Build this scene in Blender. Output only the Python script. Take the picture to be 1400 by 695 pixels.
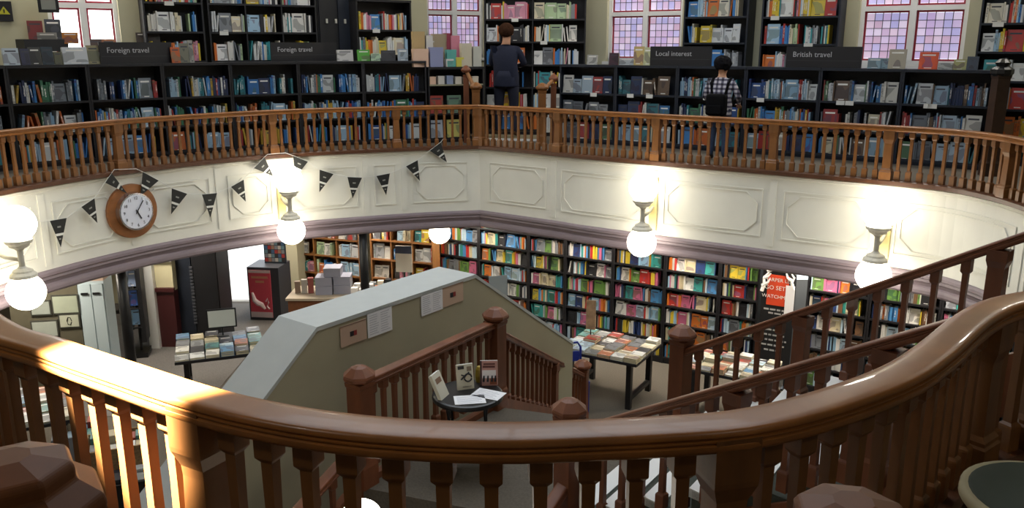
import bpy, bmesh, math, random
from mathutils import Vector, Matrix
R = random.Random(7)
for o in list(bpy.data.objects): bpy.data.objects.remove(o)
SC = bpy.context.scene
COL = SC.collection
PI = math.pi

# ------------------------------------------------------------------ camera
EYE, FPX, PITCH = 1.6, 1150.0, math.atan(287.5/1150.0)
cam = bpy.data.cameras.new('camera'); cam_o = bpy.data.objects.new('camera', cam); COL.objects.link(cam_o)
cam.sensor_width = 36.0; cam.lens = 36.0*FPX/1400.0; cam.clip_start = .05; cam.clip_end = 200
cam_o.location = (0, 0, EYE); cam_o.rotation_euler = (PI/2-PITCH, 0, 0)
SC.camera = cam_o

# ------------------------------------------------------------------ world, exposure
W = bpy.data.worlds.new('daylight'); SC.world = W; W.use_nodes = True
bg = W.node_tree.nodes['Background']; bg.inputs[0].default_value = (.86, .93, 1.0, 1); bg.inputs[1].default_value = 2.15
SC.view_settings.view_transform = 'Standard'; SC.view_settings.look = 'None'
SC.view_settings.exposure = 0.55; SC.view_settings.gamma = 1.0; SC.view_settings.use_curve_mapping = False
ROOF = (-3.2, 3.2, 4.6, 11.6)          # the glazed roof lantern over the well
pl = bpy.data.lights.new('lantern_daylight', 'AREA'); pl.shape = 'RECTANGLE'; pl.size = ROOF[1]-ROOF[0]; pl.size_y = ROOF[3]-ROOF[2]
pl.cycles.is_portal = True
plo = bpy.data.objects.new('lantern_daylight', pl); COL.objects.link(plo); plo.location = (0, (ROOF[2]+ROOF[3])/2, 4.9)

# ------------------------------------------------------------------ helpers
def lin(h):
    h = h.lstrip('#'); v = [int(h[i:i+2], 16)/255 for i in (0, 2, 4)]
    return tuple(((c+.055)/1.055)**2.4 if c > .04045 else c/12.92 for c in v)+(1,)
MATS = {}
def mat(name, hexc, rough=.6, metal=0, noise=0, nscale=8, stretch=(1, 1, 1), bump=0, spec=.5, emit=0, coat=0):
    if name in MATS: return MATS[name]
    m = bpy.data.materials.new(name); m.use_nodes = True; nt = m.node_tree; b = nt.nodes['Principled BSDF']
    c = lin(hexc) if isinstance(hexc, str) else hexc
    b.inputs['Base Color'].default_value = c; b.inputs['Roughness'].default_value = rough; b.inputs['Metallic'].default_value = metal
    b.inputs['Specular IOR Level'].default_value = spec; b.inputs['Coat Weight'].default_value = coat
    if emit: b.inputs['Emission Color'].default_value = c; b.inputs['Emission Strength'].default_value = emit
    if noise or bump:
        tc = nt.nodes.new('ShaderNodeTexCoord'); mp = nt.nodes.new('ShaderNodeMapping'); mp.inputs['Scale'].default_value = stretch
        n = nt.nodes.new('ShaderNodeTexNoise'); n.inputs['Scale'].default_value = nscale; n.inputs['Detail'].default_value = 5
        nt.links.new(tc.outputs['Object'], mp.inputs[0]); nt.links.new(mp.outputs[0], n.inputs['Vector'])
        if noise:
            r = nt.nodes.new('ShaderNodeValToRGB')
            r.color_ramp.elements[0].position = .3; r.color_ramp.elements[1].position = .7
            r.color_ramp.elements[0].color = tuple(x*(1-noise) for x in c[:3])+(1,); r.color_ramp.elements[1].color = tuple(min(1, x*(1+noise*.6)) for x in c[:3])+(1,)
            nt.links.new(n.outputs['Fac'], r.inputs[0]); nt.links.new(r.outputs[0], b.inputs['Base Color'])
        if bump:
            bp = nt.nodes.new('ShaderNodeBump'); bp.inputs['Strength'].default_value = bump; bp.inputs['Distance'].default_value = .01
            nt.links.new(n.outputs['Fac'], bp.inputs['Height']); nt.links.new(bp.outputs[0], b.inputs['Normal'])
    MATS[name] = m; return m
wood = mat('varnished_wood', '#7c5029', .42, noise=.35, nscale=9, stretch=(1, 1, .25), coat=.05, spec=.35)
wood_rail = mat('polished_handrail', '#8f5a2a', .36, noise=.25, nscale=5, stretch=(1, 1, 1), coat=.12, spec=.4)
wood_dark = mat('dark_red_wood', '#6f4129', .45, noise=.3, nscale=7, stretch=(1, 1, .3), coat=.05, spec=.35)
wood_base = mat('gallery_base_wood', '#54321d', .45, noise=.25)
cream = mat('cream_paint', '#dcdacf', .6, noise=.04, nscale=3)
cream_wall = mat('wall_paint', '#b9b498', .8, noise=.05, nscale=2)
white_paint = mat('white_paint', '#dcdcda', .5)
mauve = mat('mauve_cornice', '#83757b', .55, noise=.08, nscale=4)
olive = mat('olive_plaster', '#a49d84', .85, noise=.06, nscale=2, bump=.05)
greytop = mat('grey_coping', '#b3b7b5', .6, noise=.03)
carpet = mat('brown_carpet', '#575046', .95, noise=.2, nscale=60, bump=.2)
carpet_lilac = mat('grey_carpet', '#67635f', .95, noise=.2, nscale=60, bump=.2)
carpet_green = mat('stair_carpet', '#3c4038', .95, noise=.25, nscale=60, bump=.2)
carpet_tan = mat('tan_carpet', '#7d7358', .95, noise=.2, nscale=60)
black = mat('black_shelf', '#17161a', .5, noise=.2, nscale=5)
navy = mat('navy_shelf', '#161d2a', .5, noise=.2, nscale=5)
black_metal = mat('black_metal', '#131315', .4)
fitting = mat('lamp_fitting', '#cfcbbd', .45)
plate_cream = mat('lamp_plate', '#d9c98c', .5)
ceil_white = mat('ceiling_white', '#d5d3ca', .8)
lightwood = mat('light_wood', '#86592f', .5, noise=.25, nscale=8, stretch=(1, 1, .3))
paper = mat('white_paper', '#e8e8ea', .7)
card = mat('white_card', '#d9d8d2', .7)
globe_m = mat('lit_globe', (1.0, .93, .78, 1), .4, emit=8)

class MB:
    def __init__(s): s.v = []; s.f = []; s.m = []
    def add(s, vs, fs, m=0):
        k = len(s.v); s.v += [tuple(v) for v in vs]; s.f += [tuple(i+k for i in f) for f in fs]; s.m += [m]*len(fs); return s
    def hexa(s, p, m=0):   # p: 4 bottom (ccw from above), 4 top
        return s.add(p, [(3, 2, 1, 0), (4, 5, 6, 7), (0, 1, 5, 4), (1, 2, 6, 5), (2, 3, 7, 6), (3, 0, 4, 7)], m)
    def box(s, x0, x1, y0, y1, z0, z1, m=0):
        return s.hexa([(x0, y0, z0), (x1, y0, z0), (x1, y1, z0), (x0, y1, z0), (x0, y0, z1), (x1, y0, z1), (x1, y1, z1), (x0, y1, z1)], m)
    def loft(s, rings, m=0, cap=True, closed=False):
        n = len(rings[0]); k = len(s.v)
        vs = [p for r in rings for p in r]; fs = []
        L = len(rings)
        for i in range(L if closed else L-1):
            j = (i+1) % L
            for a in range(n):
                b = (a+1) % n; fs.append((i*n+a, i*n+b, j*n+b, j*n+a))
        if cap and not closed: fs.append(tuple(range(n-1, -1, -1))); fs.append(tuple((L-1)*n+a for a in range(n)))
        return s.add(vs, fs, m)
    def lathe(s, prof, n=16, c=(0, 0, 0), m=0, rot=0):   # prof: (r,z)
        rings = [[(c[0]+r*math.cos(rot+2*PI*a/n), c[1]+r*math.sin(rot+2*PI*a/n), c[2]+z) for a in range(n)] for r, z in prof]
        return s.loft(rings, m)
    def squares(s, prof, c=(0, 0, 0), m=0):              # square-section turned piece: (half,z)
        rings = [[(c[0]+x*h, c[1]+y*h, c[2]+z) for x, y in ((-1, -1), (1, -1), (1, 1), (-1, 1))] for h, z in prof]
        return s.loft(rings, m)
    def tube(s, pts, r, n=8, m=0):
        rings = []
        for i, p in enumerate(pts):
            p = Vector(p); a = Vector(pts[max(0, i-1)]); b = Vector(pts[min(len(pts)-1, i+1)]); t = (b-a).normalized()
            u = t.cross(Vector((0, 0, 1)));
            if u.length < 1e-4: u = Vector((1, 0, 0))
            u.normalize(); w = u.cross(t); rr = r[i] if isinstance(r, (list, tuple)) else r
            rings.append([tuple(p+u*rr*math.cos(2*PI*k/n)+w*rr*math.sin(2*PI*k/n)) for k in range(n)])
        return s.loft(rings, m)
    def prism(s, poly, z0, z1, m=0):
        n = len(poly)
        return s.add([(x, y, z0) for x, y in poly]+[(x, y, z1) for x, y in poly],
                     [tuple(range(n-1, -1, -1)), tuple(range(n, 2*n))]+[(i, (i+1) % n, n+(i+1) % n, n+i) for i in range(n)], m)
    def mesh(s, name, mats, smooth=False):
        me = bpy.data.meshes.new(name); me.from_pydata(s.v, [], s.f)
        for m in (mats if isinstance(mats, (list, tuple)) else [mats]): me.materials.append(m)
        me.polygons.foreach_set('material_index', s.m)
        if smooth: me.polygons.foreach_set('use_smooth', [True]*len(s.f))
        me.validate(); me.update(); bm = bmesh.new(); bm.from_mesh(me); bmesh.ops.recalc_face_normals(bm, faces=bm.faces); bm.to_mesh(me); bm.free()
        return me
def link(name, me, parent=None, loc=(0, 0, 0), rz=0, rot=None, scale=None):
    o = bpy.data.objects.new(name, me); COL.objects.link(o); o.parent = parent; o.location = loc
    o.rotation_euler = rot if rot else (0, 0, rz)
    if scale: o.scale = scale
    return o
def build(name, mb, mats, parent=None, loc=(0, 0, 0), rz=0, rot=None, smooth=False):
    return link(name, mb.mesh(name, mats, smooth), parent, loc, rz, rot)
def tag(o, label, cat, group=None):
    o['label'] = label; o['category'] = cat
    if group: o['group'] = group
    return o
def thing(name, label, cat, loc=(0, 0, 0), rz=0, group=None):
    o = bpy.data.objects.new(name, None); COL.objects.link(o); o.location = loc; o.rotation_euler = (0, 0, rz); o.empty_display_size = .1
    return tag(o, label, cat, group)
def struct(o, label=None, cat=None):
    o['kind'] = 'structure'
    if label: o['label'] = label
    if cat: o['category'] = cat
    return o
def bevel(o, w=.006, seg=2):
    b = o.modifiers.new('bevel', 'BEVEL'); b.width = w; b.segments = seg; b.limit_method = 'ANGLE'; return o
def text_mesh(s, size, m, extrude=.001, align='CENTER'):
    cu = bpy.data.curves.new('lettering', 'FONT'); cu.body = s; cu.size = size; cu.align_x = align; cu.align_y = 'CENTER'; cu.extrude = extrude; cu.resolution_u = 2
    o = bpy.data.objects.new('lettering', cu); COL.objects.link(o)
    dg = bpy.context.evaluated_depsgraph_get(); me = bpy.data.meshes.new_from_object(o.evaluated_get(dg))
    bpy.data.objects.remove(o); me.materials.clear(); me.materials.append(m); return me
def text(s, size, m, parent, loc, rot=(PI/2, 0, 0), name='lettering', align='CENTER'):
    return link(name, text_mesh(s, size, m, align=align), parent, loc, rot=rot)
cP, sP = math.cos(PITCH), math.sin(PITCH)
def ray(x, y):
    dx = (x-700)/FPX; dy = -(y-347.5)/FPX
    return Vector((dx, cP+dy*sP, -sP+dy*cP))
def at_z(x, y, z):                       # the place at height z that a sight line meets
    d = ray(x, y); t = (z-EYE)/d.z; return Vector((d.x*t, d.y*t, z))
def at_Y(x, y, Y):
    d = ray(x, y); t = Y/d.y; return Vector((d.x*t, Y, EYE+d.z*t))
def on_wall(x, y, o, d):                 # parameter along a vertical wall (origin o, direction d) and height
    r = ray(x, y); det = r.x*(-d[1])-r.y*(-d[0])
    t = (o[0]*(-d[1])-o[1]*(-d[0]))/det; k = (r.x*o[1]-r.y*o[0])/det
    return -k if False else ((r.x*t-o[0])*d[0]+(r.y*t-o[1])*d[1]), EYE+r.z*t
def proj(p):
    v = Vector(p)-Vector((0, 0, EYE)); zc = v.y*cP-v.z*sP; yc = v.y*sP+v.z*cP
    if zc < .05: return (-999, -999, 0)
    return 700+FPX*v.x/zc, 347.5-FPX*yc/zc, FPX/zc
ORD = ['zeroth', 'first', 'second', 'third', 'fourth', 'fifth', 'sixth', 'seventh', 'eighth', 'ninth', 'tenth', 'eleventh', 'twelfth', 'thirteenth', 'fourteenth', 'fifteenth', 'sixteenth', 'seventeenth', 'eighteenth', 'nineteenth', 'twentieth']
def ordn(k):
    if k <= 20: return ORD[k]
    t = {2: 'twenty', 3: 'thirty', 4: 'forty', 5: 'fifty'}[k//10]
    return t+'-'+ORD[k % 10] if k % 10 else {2: 'twentieth', 3: 'thirtieth', 4: 'fortieth', 5: 'fiftieth'}[k//10]

# ------------------------------------------------------------------ plan of the well
GZ, LZ = -3.2, -1.47                      # ground floor, half landing; the gallery floor is 0
HR = .682                                 # handrail top
M_PT, D_TOP = (2.07, 3.07), (3.06, 4.49)
P_LEFT = [(-.51, 13.25), (-1.35, 13.07), (-2.2, 12.78), (-3.2, 12.33), (-4.0, 11.72), (-4.72, 10.93), (-5.12, 10.3), (-5.4, 9.72), (-5.62, 9.1), (-5.68, 8.4), (-5.5, 7.6), (-4.95, 6.55), (-4.0, 5.2), (-2.9, 3.9),
          (-1.84, 2.78), (-1.45, 2.50), (-1.11, 2.28), (-.82, 2.10), (-.58, 1.99), (-.38, 1.93), (-.19, 1.90), (0, 1.89), (.19, 1.905), (.383, 1.925), (.591, 1.965), (.833, 2.08), (1.113, 2.27), (1.322, 2.472), (1.56, 2.735), (1.758, 2.92), (1.93, 3.02), (2.07, 3.07)]
P_RIGHT = [(3.06, 4.49), (3.9, 5.3), (4.65, 6.35), (5.02, 7.4), (5.12, 8.4), (5.06, 8.95), (4.86, 9.4), (4.28, 9.9), (3.6, 10.38), (2.84, 10.9), (1.98, 11.46), (1.06, 12.08), (.65, 12.42), (-.51, 13.25)]
def crom(P, n=14):
    out = []
    for i in range(len(P)-1):
        p0 = Vector(P[max(0, i-1)]); p1 = Vector(P[i]); p2 = Vector(P[i+1]); p3 = Vector(P[min(len(P)-1, i+2)])
        for k in range(n):
            t = k/n; out.append(.5*((2*p1)+(p2-p0)*t+(2*p0-5*p1+4*p2-p3)*t*t+(3*p1-p0-3*p2+p3)*t**3))
    out.append(Vector(P[-1])); return out
class Path:
    def __init__(s, pts):
        s.p = pts; s.d = [0]
        for a, b in zip(pts, pts[1:]): s.d.append(s.d[-1]+(b-a).length)
        s.L = s.d[-1]
    def at(s, u):
        u = min(max(u, 0), s.L)
        lo, hi = 0, len(s.d)-1
        while hi-lo > 1:
            mid = (lo+hi)//2
            if s.d[mid] <= u: lo = mid
            else: hi = mid
        k = (u-s.d[lo])/max(1e-9, s.d[hi]-s.d[lo]); return s.p[lo].lerp(s.p[hi], k)
    def tan(s, u):
        return (s.at(u+.03)-s.at(u-.03)).normalized()
    def find_px(s, px, u0=0, u1=None, z=0.4):
        best = None; u1 = u1 or s.L; u = u0
        while u <= u1:
            q = s.at(u); X = proj((q.x, q.y, z))[0]
            if q.y > .5 and (best is None or abs(X-px) < best[0]): best = (abs(X-px), u)
            u += .01
        return best[1]
PL, PR = Path(crom(P_LEFT)), Path(crom(P_RIGHT))
def nrm(t): return Vector((t.y, -t.x))        # away from the well (the path runs anticlockwise round it)
RING = [PL.at(PL.L*i/150) for i in range(151)]+[PR.at(PR.L*i/90) for i in range(90)]
def mitred(P, d, closed=True):
    out = []; n = len(P)
    for i in range(n):
        a = P[i-1] if (i or closed) else P[i]; b = P[(i+1) % n] if (i < n-1 or closed) else P[i]
        t1 = (P[i]-a); t2 = (b-P[i])
        t1 = t1.normalized() if t1.length > 1e-6 else t2.normalized(); t2 = t2.normalized() if t2.length > 1e-6 else t1
        n1, n2 = nrm(t1), nrm(t2); m = (n1+n2)
        m = m.normalized() if m.length > 1e-6 else n1
        out.append(P[i]+m*d/max(.5, m.dot(n1)))
    return out
def ring_sweep(prof, P=None, closed=True):
    P = P or RING; mb = MB(); cols = [mitred(P, n, closed) for n, z in prof]
    rings = [[(cols[k][i].x, cols[k][i].y, prof[k][1]) for k in range(len(prof))] for i in range(len(P))]
    return mb.loft(rings, closed=closed)

# ------------------------------------------------------------------ structure: floors, walls, ceilings
mb = MB(); mb.box(-14, 14, -4, 15.45, GZ-.2, GZ); mb.box(-4.2, 14, 15.45, 17, GZ-.2, GZ)
struct(build('floor', mb, carpet))
mb = MB(); mb.box(-7.6, -4.2, 10.3, 15.3, GZ, GZ+.006)
struct(build('floor_entrance', mb, carpet_lilac))
# gallery slab: strip from the well edge to the outer walls
OUTER = []; OUTG = []
for q in RING:
    d = (q-Vector((0, 7.8))).normalized(); k = 30
    for a, b, c in ((1, 0, 9.2), (-1, 0, 9.6), (0, 1, 99), (0, -1, 3.6)):
        dd = d.x*a+d.y*b; o = 0*a+7.8*b
        if dd > 1e-4: k = min(k, (c-o)/dd)
    # far walls
    for w_ in ((-.8412, -.5408), (.8211, -.5708)):
        det = d.x*(-w_[1])+d.y*w_[0]
        if abs(det) > 1e-6:
            kk = ((-.1)*(-w_[1])+(16.5-7.8)*w_[0])/det; tw_ = (d.x*(16.5-7.8)-d.y*(-.1))/det
            if kk > 0 and tw_ < 0 or kk > 0: k = min(k, kk+.2)
    OUTER.append(Vector((0, 7.8))+d*min(k, 11.5))
    g = 30
    for a, b, c in ((1, 0, 9.2), (-1, 0, 9.6), (0, -1, 3.6), (0, 1, 8.85)):
        dd = d.x*a+d.y*b; o_ = 7.8*b if b < 0 else 0
        if dd > 1e-4: g = min(g, (c+(7.8 if b < 0 else 0))/dd) if b < 0 else min(g, c/dd)
    q_ = Vector((0, 7.8))+d*g
    if q_.x < -3.7 and q_.y > 15.3: q_ = Vector((0, 7.8))+d*min(g, 7.5/d.y) if d.y > .1 else q_
    OUTG.append(q_)
mb = MB(); N = len(RING)
IN = mitred(RING, .02)
vs = [(q.x, q.y, 0) for q in IN]+[(q.x, q.y, 0) for q in OUTER]+[(q.x, q.y, -.12) for q in IN]+[(q.x, q.y, -.12) for q in OUTER]
fs = []
for i in range(N):
    j = (i+1) % N
    fs += [(i, j, N+j, N+i), (2*N+j, 2*N+i, 3*N+i, 3*N+j), (i, 2*N+i, 2*N+j, j)]
mb.add(vs, fs); struct(build('floor_gallery', mb, carpet))
mb = MB(); IN2 = mitred(RING, .15)
vs = [(q.x, q.y, -.8) for q in IN2]+[(q.x, q.y, -.8) for q in OUTG]
mb.add(vs, [(i, N+i, N+(i+1) % N, (i+1) % N) for i in range(N)]); mb.add([(x, y, -.76) for x, y, z in vs], [(i, N+i, N+(i+1) % N, (i+1) % N) for i in range(N)])
struct(build('ceiling_ground', mb, ceil_white))
# gallery front wall and cornice
front = struct(build('wall_gallery_front', ring_sweep([(.0, 0), (.0, -1.02), (.2, -1.02), (.2, 0)]), cream))
struct(build('trim_1', ring_sweep([(.0, -.985), (-.03, -.99), (-.045, -1.01), (-.045, -1.045), (-.02, -1.06), (-.03, -1.09), (.0, -1.12), (.012, -1.15), (-.012, -1.17), (-.02, -1.2), (-.02, -1.235), (0, -1.262), (.22, -1.262), (.22, -.985)]), mauve), 'moulded mauve cornice under the gallery front', None)
struct(build('trim_2', ring_sweep([(0, -.02), (-.02, -.02), (-.02, -.05), (0, -.065)]), cream))
# upper back walls: two straight walls meeting behind the tall bookcase
KC = (-.1, 16.5); DL = (-.8412, -.5408); DR = (.8211, -.5708)
ZT = 5.0
def wl(d, t, n=0):                       # a point on a back wall; n metres in front of it
    s_ = 1 if d is DR else -1
    nx, ny = (d[1]*s_, -d[0]*s_)         # towards the room
    return Vector((KC[0]+d[0]*t+nx*n, KC[1]+d[1]*t+ny*n))
def wall_run(mb, d, t0, t1, z0, z1, n0=-.25, n1=0):
    a, b, c, e = wl(d, t0, n1), wl(d, t1, n1), wl(d, t1, n0), wl(d, t0, n0)
    mb.hexa([(q.x, q.y, z0) for q in (a, b, c, e)]+[(q.x, q.y, z1) for q in (a, b, c, e)])
def span(x0, x1, y, d): return sorted((on_wall(x0, y, KC, d)[0], on_wall(x1, y, KC, d)[0]))
WIN = [(DL, *span(66, 163, 25, DL), 1.42, 3.3), (DL, *span(585, 663, 60, DL), 1.35, 3.3), (DR, *span(829, 931, 60, DR), 1.3, 3.3), (DR, *span(1172, 1320, 50, DR), 1.3, 3.3)]
for side, d, tmax in (('left', DL, 11.5), ('right', DR, 11.5)):
    mb = MB(); t = -.2
    for w in sorted([w for w in WIN if w[0] is d], key=lambda w: w[1]):
        wall_run(mb, d, t, w[1], -.1, ZT); wall_run(mb, d, w[1], w[2], -.1, w[3]); wall_run(mb, d, w[1], w[2], w[4], ZT); t = w[2]
    wall_run(mb, d, t, tmax, -.1, ZT); struct(build('wall_back_'+side, mb, cream_wall))
mb = MB(); mb.box(-9.9, -9.6, -4, 15.6, GZ, ZT); struct(build('wall_left', mb, cream_wall))
mb = MB(); mb.box(9.2, 9.5, -4, 17.5, GZ, ZT); struct(build('wall_right', mb, cream_wall))
mb = MB(); mb.box(-9.9, 9.5, -3.9, -3.6, GZ, ZT); struct(build('wall_front', mb, cream_wall))
mb = MB(); x0, x1, y0, y1 = ROOF
mb.box(-10, x0, -4, 16.6, ZT, ZT+.2); mb.box(x1, 10, -4, 16.6, ZT, ZT+.2); mb.box(x0, x1, -4, y0, ZT, ZT+.2); mb.box(x0, x1, y1, 16.8, ZT, ZT+.2)
struct(build('ceiling', mb, ceil_white))
lan = thing('roof_lantern', 'white painted glazing bars of the roof lantern over the well', 'skylight')
for i in range(7):
    x = x0+(x1-x0)*i/6; mb = MB(); mb.box(x-.04, x+.04, y0, y1, ZT+.02, ZT+.14); build('glazing_bar', mb, white_paint, lan)
for i in range(5):
    y = y0+(y1-y0)*i/4; mb = MB(); mb.box(x0, x1, y-.04, y+.04, ZT+.03, ZT+.13); build('cross_bar', mb, white_paint, lan)

# ground floor outer walls (with the street doorway)
dA, dB = at_z(297, 418, GZ).x*1.06, at_z(350, 418, GZ).x*1.06
YB = 15.3
dA, dB = at_Y(285, 400, YB).x, at_Y(388, 400, YB).x
mb = MB(); mb.box(-9.6, dA, YB, YB+.3, GZ, -.76); mb.box(dB, dB+.3, YB, 16.9, GZ, -.76); mb.box(dB, 3, 16.6, 16.9, GZ, -.76); mb.box(dA, dB, YB, YB+.3, -.95, -.76)
struct(build('wall_ground_back', mb, cream_wall))
mb = MB(); mb.box(-14, dB, YB+.3, 30, GZ-.05, GZ-.01); struct(build('floor_pavement', mb, mat('pavement', '#eeece6', .9, noise=.15, nscale=4)))
mb = MB(); mb.box(dA-.08, dA, YB-.06, YB+.3, GZ, -.9); mb.box(dB, dB+.08, YB-.06, YB+.3, GZ, -.9); mb.box(dA-.08, dB+.08, YB-.06, YB+.3, -.98, -.88)
door = struct(build('door_1', mb, mat('door_frame_red', '#8a3a28', .5)))

# fascia panels on the gallery front: pilaster strips and raised mouldings with cut corners
def strip_on(path, uz, w=.016, dn=.014):   # closed outline (u,z) laid on the gallery front as a raised bead
    mb = MB(); pts = []
    for (u0, z0), (u1, z1) in zip(uz, uz[1:]+uz[:1]):
        k = max(1, int(abs(u1-u0)/.12))
        pts += [(u0+(u1-u0)*i/k, z0+(z1-z0)*i/k) for i in range(k)]
    cu = sum(u for u, z in uz)/len(uz); cz = sum(z for u, z in uz)/len(uz); hu = max(abs(u-cu) for u, z in uz); hz = max(abs(z-cz) for u, z in uz)
    rings = []
    for u, z in pts:
        su, sz = 1-w/hu, 1-w/hz
        r = []
        for (uu, zz, dd) in ((u, z, .002), (u, z, dn), (cu+(u-cu)*su, cz+(z-cz)*sz, dn), (cu+(u-cu)*su, cz+(z-cz)*sz, .002)):
            q = path.at(uu)-nrm(path.tan(uu))*dd; r.append((q.x, q.y, zz))
        rings.append(r)
    return mb.loft(rings, closed=True)
def pilaster(path, u):
    q = path.at(u); t = path.tan(u); mb = MB(); mb.box(-.045, .045, -.012, .02, -.94, -.09)
    build('pilaster_strip', mb, cream, front, (q.x, q.y, 0), math.atan2(t.y, t.x)+PI)
for path, marks in ((PL, [655, 553, 500, 384, 300, 180, 60, -60]), (PR, [1395, 1208, 1055, 895, 757, 655])):
    us = []
    for px in marks:
        if px == -60: us.append(us[-1]+1.6)
        elif px == 655: us.append(.06 if path is PL else path.L-.06)
        else: us.append(path.find_px(px, 0 if path is PL else 3.5, 7 if path is PL else None, -.5))
    if path is PR: us = [us[0]-1.6]+us
    us.sort()
    for a, b in zip(us, us[1:]):
        if b-a < .3: continue
        u0, u1, z0, z1, c = a+.13, b-.13, -.83, -.2, .15
        build('panel_moulding', strip_on(path, [(u0, z0), (u0, z1), (u1, z1), (u1, z0)]), cream, front)
        u0, u1, z0, z1 = u0+.06, u1-.06, z0+.05, z1-.05
        if u1-u0 > .5:
            build('panel_moulding', strip_on(path, [(u0, z0+c), (u0, z1-c), (u0+c, z1), (u1-c, z1), (u1, z1-c), (u1, z0+c), (u1-c, z0), (u0+c, z0)], .012), cream, front)
    for u in us[1:-1]: pilaster(path, u)

# ------------------------------------------------------------------ balustrades
BAL_H = HR-.06
def baluster_mesh(h, m=wood, f=1.0):
    mb = MB(); a, b = .029*f, .0175*f
    mb.squares([(a, 0), (a, .10), (a*.93, .108), (b, .118), (b*.9, h*.6), (b, h-.082), (a*.95, h-.068), (a*.98, h-.064), (a*.98, h+.01)])
    return mb.mesh('baluster', m)
def newel_meshes(h, m=wood, w=.052):
    mb = MB(); mb.squares([(w*1.28, 0), (w*1.28, .12), (w*1.15, .13), (w*1.15, .145), (w*.92, .165), (w*.8, h-.2), (w*.84, h-.17), (w*1.15, h-.125), (w*1.18, h-.11), (w*1.18, h+.01)])
    return mb.mesh('newel_post', m)
def cap_newel(mb, h, w=.075):           # stair newel with a pyramid cap
    mb.squares([(w, 0), (w, .16), (w*.92, .18), (w*.88, .2), (w*.88, h-.16), (w*.95, h-.15), (w*1.0, h-.12)])
def cap_mesh(w=.075, m=None):
    mb = MB(); rot = PI/8
    mb.lathe([(w*1.05, -.12), (w*1.15, -.11), (w*1.5, -.095), (w*1.58, -.075), (w*1.5, -.06), (w*1.42, -.055), (w*.75, -.012), (w*.3, 0)], 8, rot=rot)
    return mb.mesh('newel_cap', m or wood_dark)
_HALF = [(0, .002), (.03, .0015), (.05, 0), (.057, -.004), (.060, -.012), (.060, -.016), (.054, -.019), (.054, -.023), (.061, -.025), (.061, -.029), (.056, -.031), (.056, -.034), (.064, -.038), (.065, -.048), (.060, -.058), (.048, -.065), (.03, -.068)]
RAIL_PROF = _HALF+[(-n, z) for n, z in _HALF[:0:-1]]
def sweep3(pts, prof):                   # profile swept along 3-D points, kept upright
    mb = MB(); rings = []
    P2 = [Vector((p[0], p[1])) for p in pts]
    cols = [mitred(P2, n, False) for n, z in prof]
    for i, p in enumerate(pts): rings.append([(cols[k][i].x, cols[k][i].y, p[2]+prof[k][1]) for k in range(len(prof))])
    return mb.loft(rings)
BAL = baluster_mesh(BAL_H-.055); NEW = newel_meshes(BAL_H)
def gallery_balustrade(name, label, segs):
    root = thing(name, label, 'balustrade')
    for path, u0, u1, newels, sp in segs:
        n = max(2, int((u1-u0)/.07)); pts = [path.at(u0+(u1-u0)*i/n) for i in range(n+1)]
        o = build('handrail', sweep3([(q.x, q.y, HR) for q in pts], RAIL_PROF), wood_rail, root)
        o.data.polygons.foreach_set('use_smooth', [True]*len(o.data.polygons)); e = o.modifiers.new('edge', 'EDGE_SPLIT'); e.split_angle = .7
        build('bottom_rail', sweep3([(q.x, q.y, .055) for q in pts], [(-.08, -.055), (-.08, -.01), (-.06, 0), (.06, 0), (.08, -.01), (.08, -.055)]), wood_base, root)
        stops = sorted([u0]+newels+[u1])
        for u in newels:
            q = path.at(u); t = path.tan(u); link('newel_post', NEW, root, (q.x, q.y, .055-.03), math.atan2(t.y, t.x))
        for a, b in zip(stops, stops[1:]):
            k = max(1, round((b-a)/sp)); step = (b-a)/k
            for i in range(1, k):
                u = a+step*i; q = path.at(u); t = path.tan(u); link('baluster', BAL, root, (q.x, q.y, .053), math.atan2(t.y, t.x))
    return root
u_split = PL.find_px(-300, 7, 20)
i0 = min(range(2000), key=lambda i: (PL.at(PL.L*i/2000)-Vector((-2.9, 3.9))).length); u_split = PL.L*i0/2000
nl = [PL.find_px(x, 0, 7.5) for x in (541, 372, 160)]; nl += [nl[-1]+2.0, nl[-1]+4.2, nl[-1]+6.2]
nr = [PR.find_px(x, 3.5) for x in (1380, 1215, 1058, 898, 763)]
gallery_balustrade('gallery_balustrade', 'long brown wooden balustrade around the far side of the gallery', [
    (PL, 0, u_split, [0.05]+nl, .123), (PR, 0, PR.L, [.05, 1.4, 2.8]+nr+[PR.L-.03], .123)])
un = [PL.find_px(x, u_split, PL.L-.5 if x < 1250 else None) for x in (283, 988)]
i1 = min(range(2000), key=lambda i: (PL.at(PL.L*i/2000)-Vector((1.70, 2.97))).length)
gallery_balustrade('curved_balustrade', 'curved wooden balustrade with polished handrail nearest the camera', [(PL, u_split, PL.L, [u_split+.03]+un+[PL.L*i1/2000, PL.L-.02], .122)])

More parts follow.
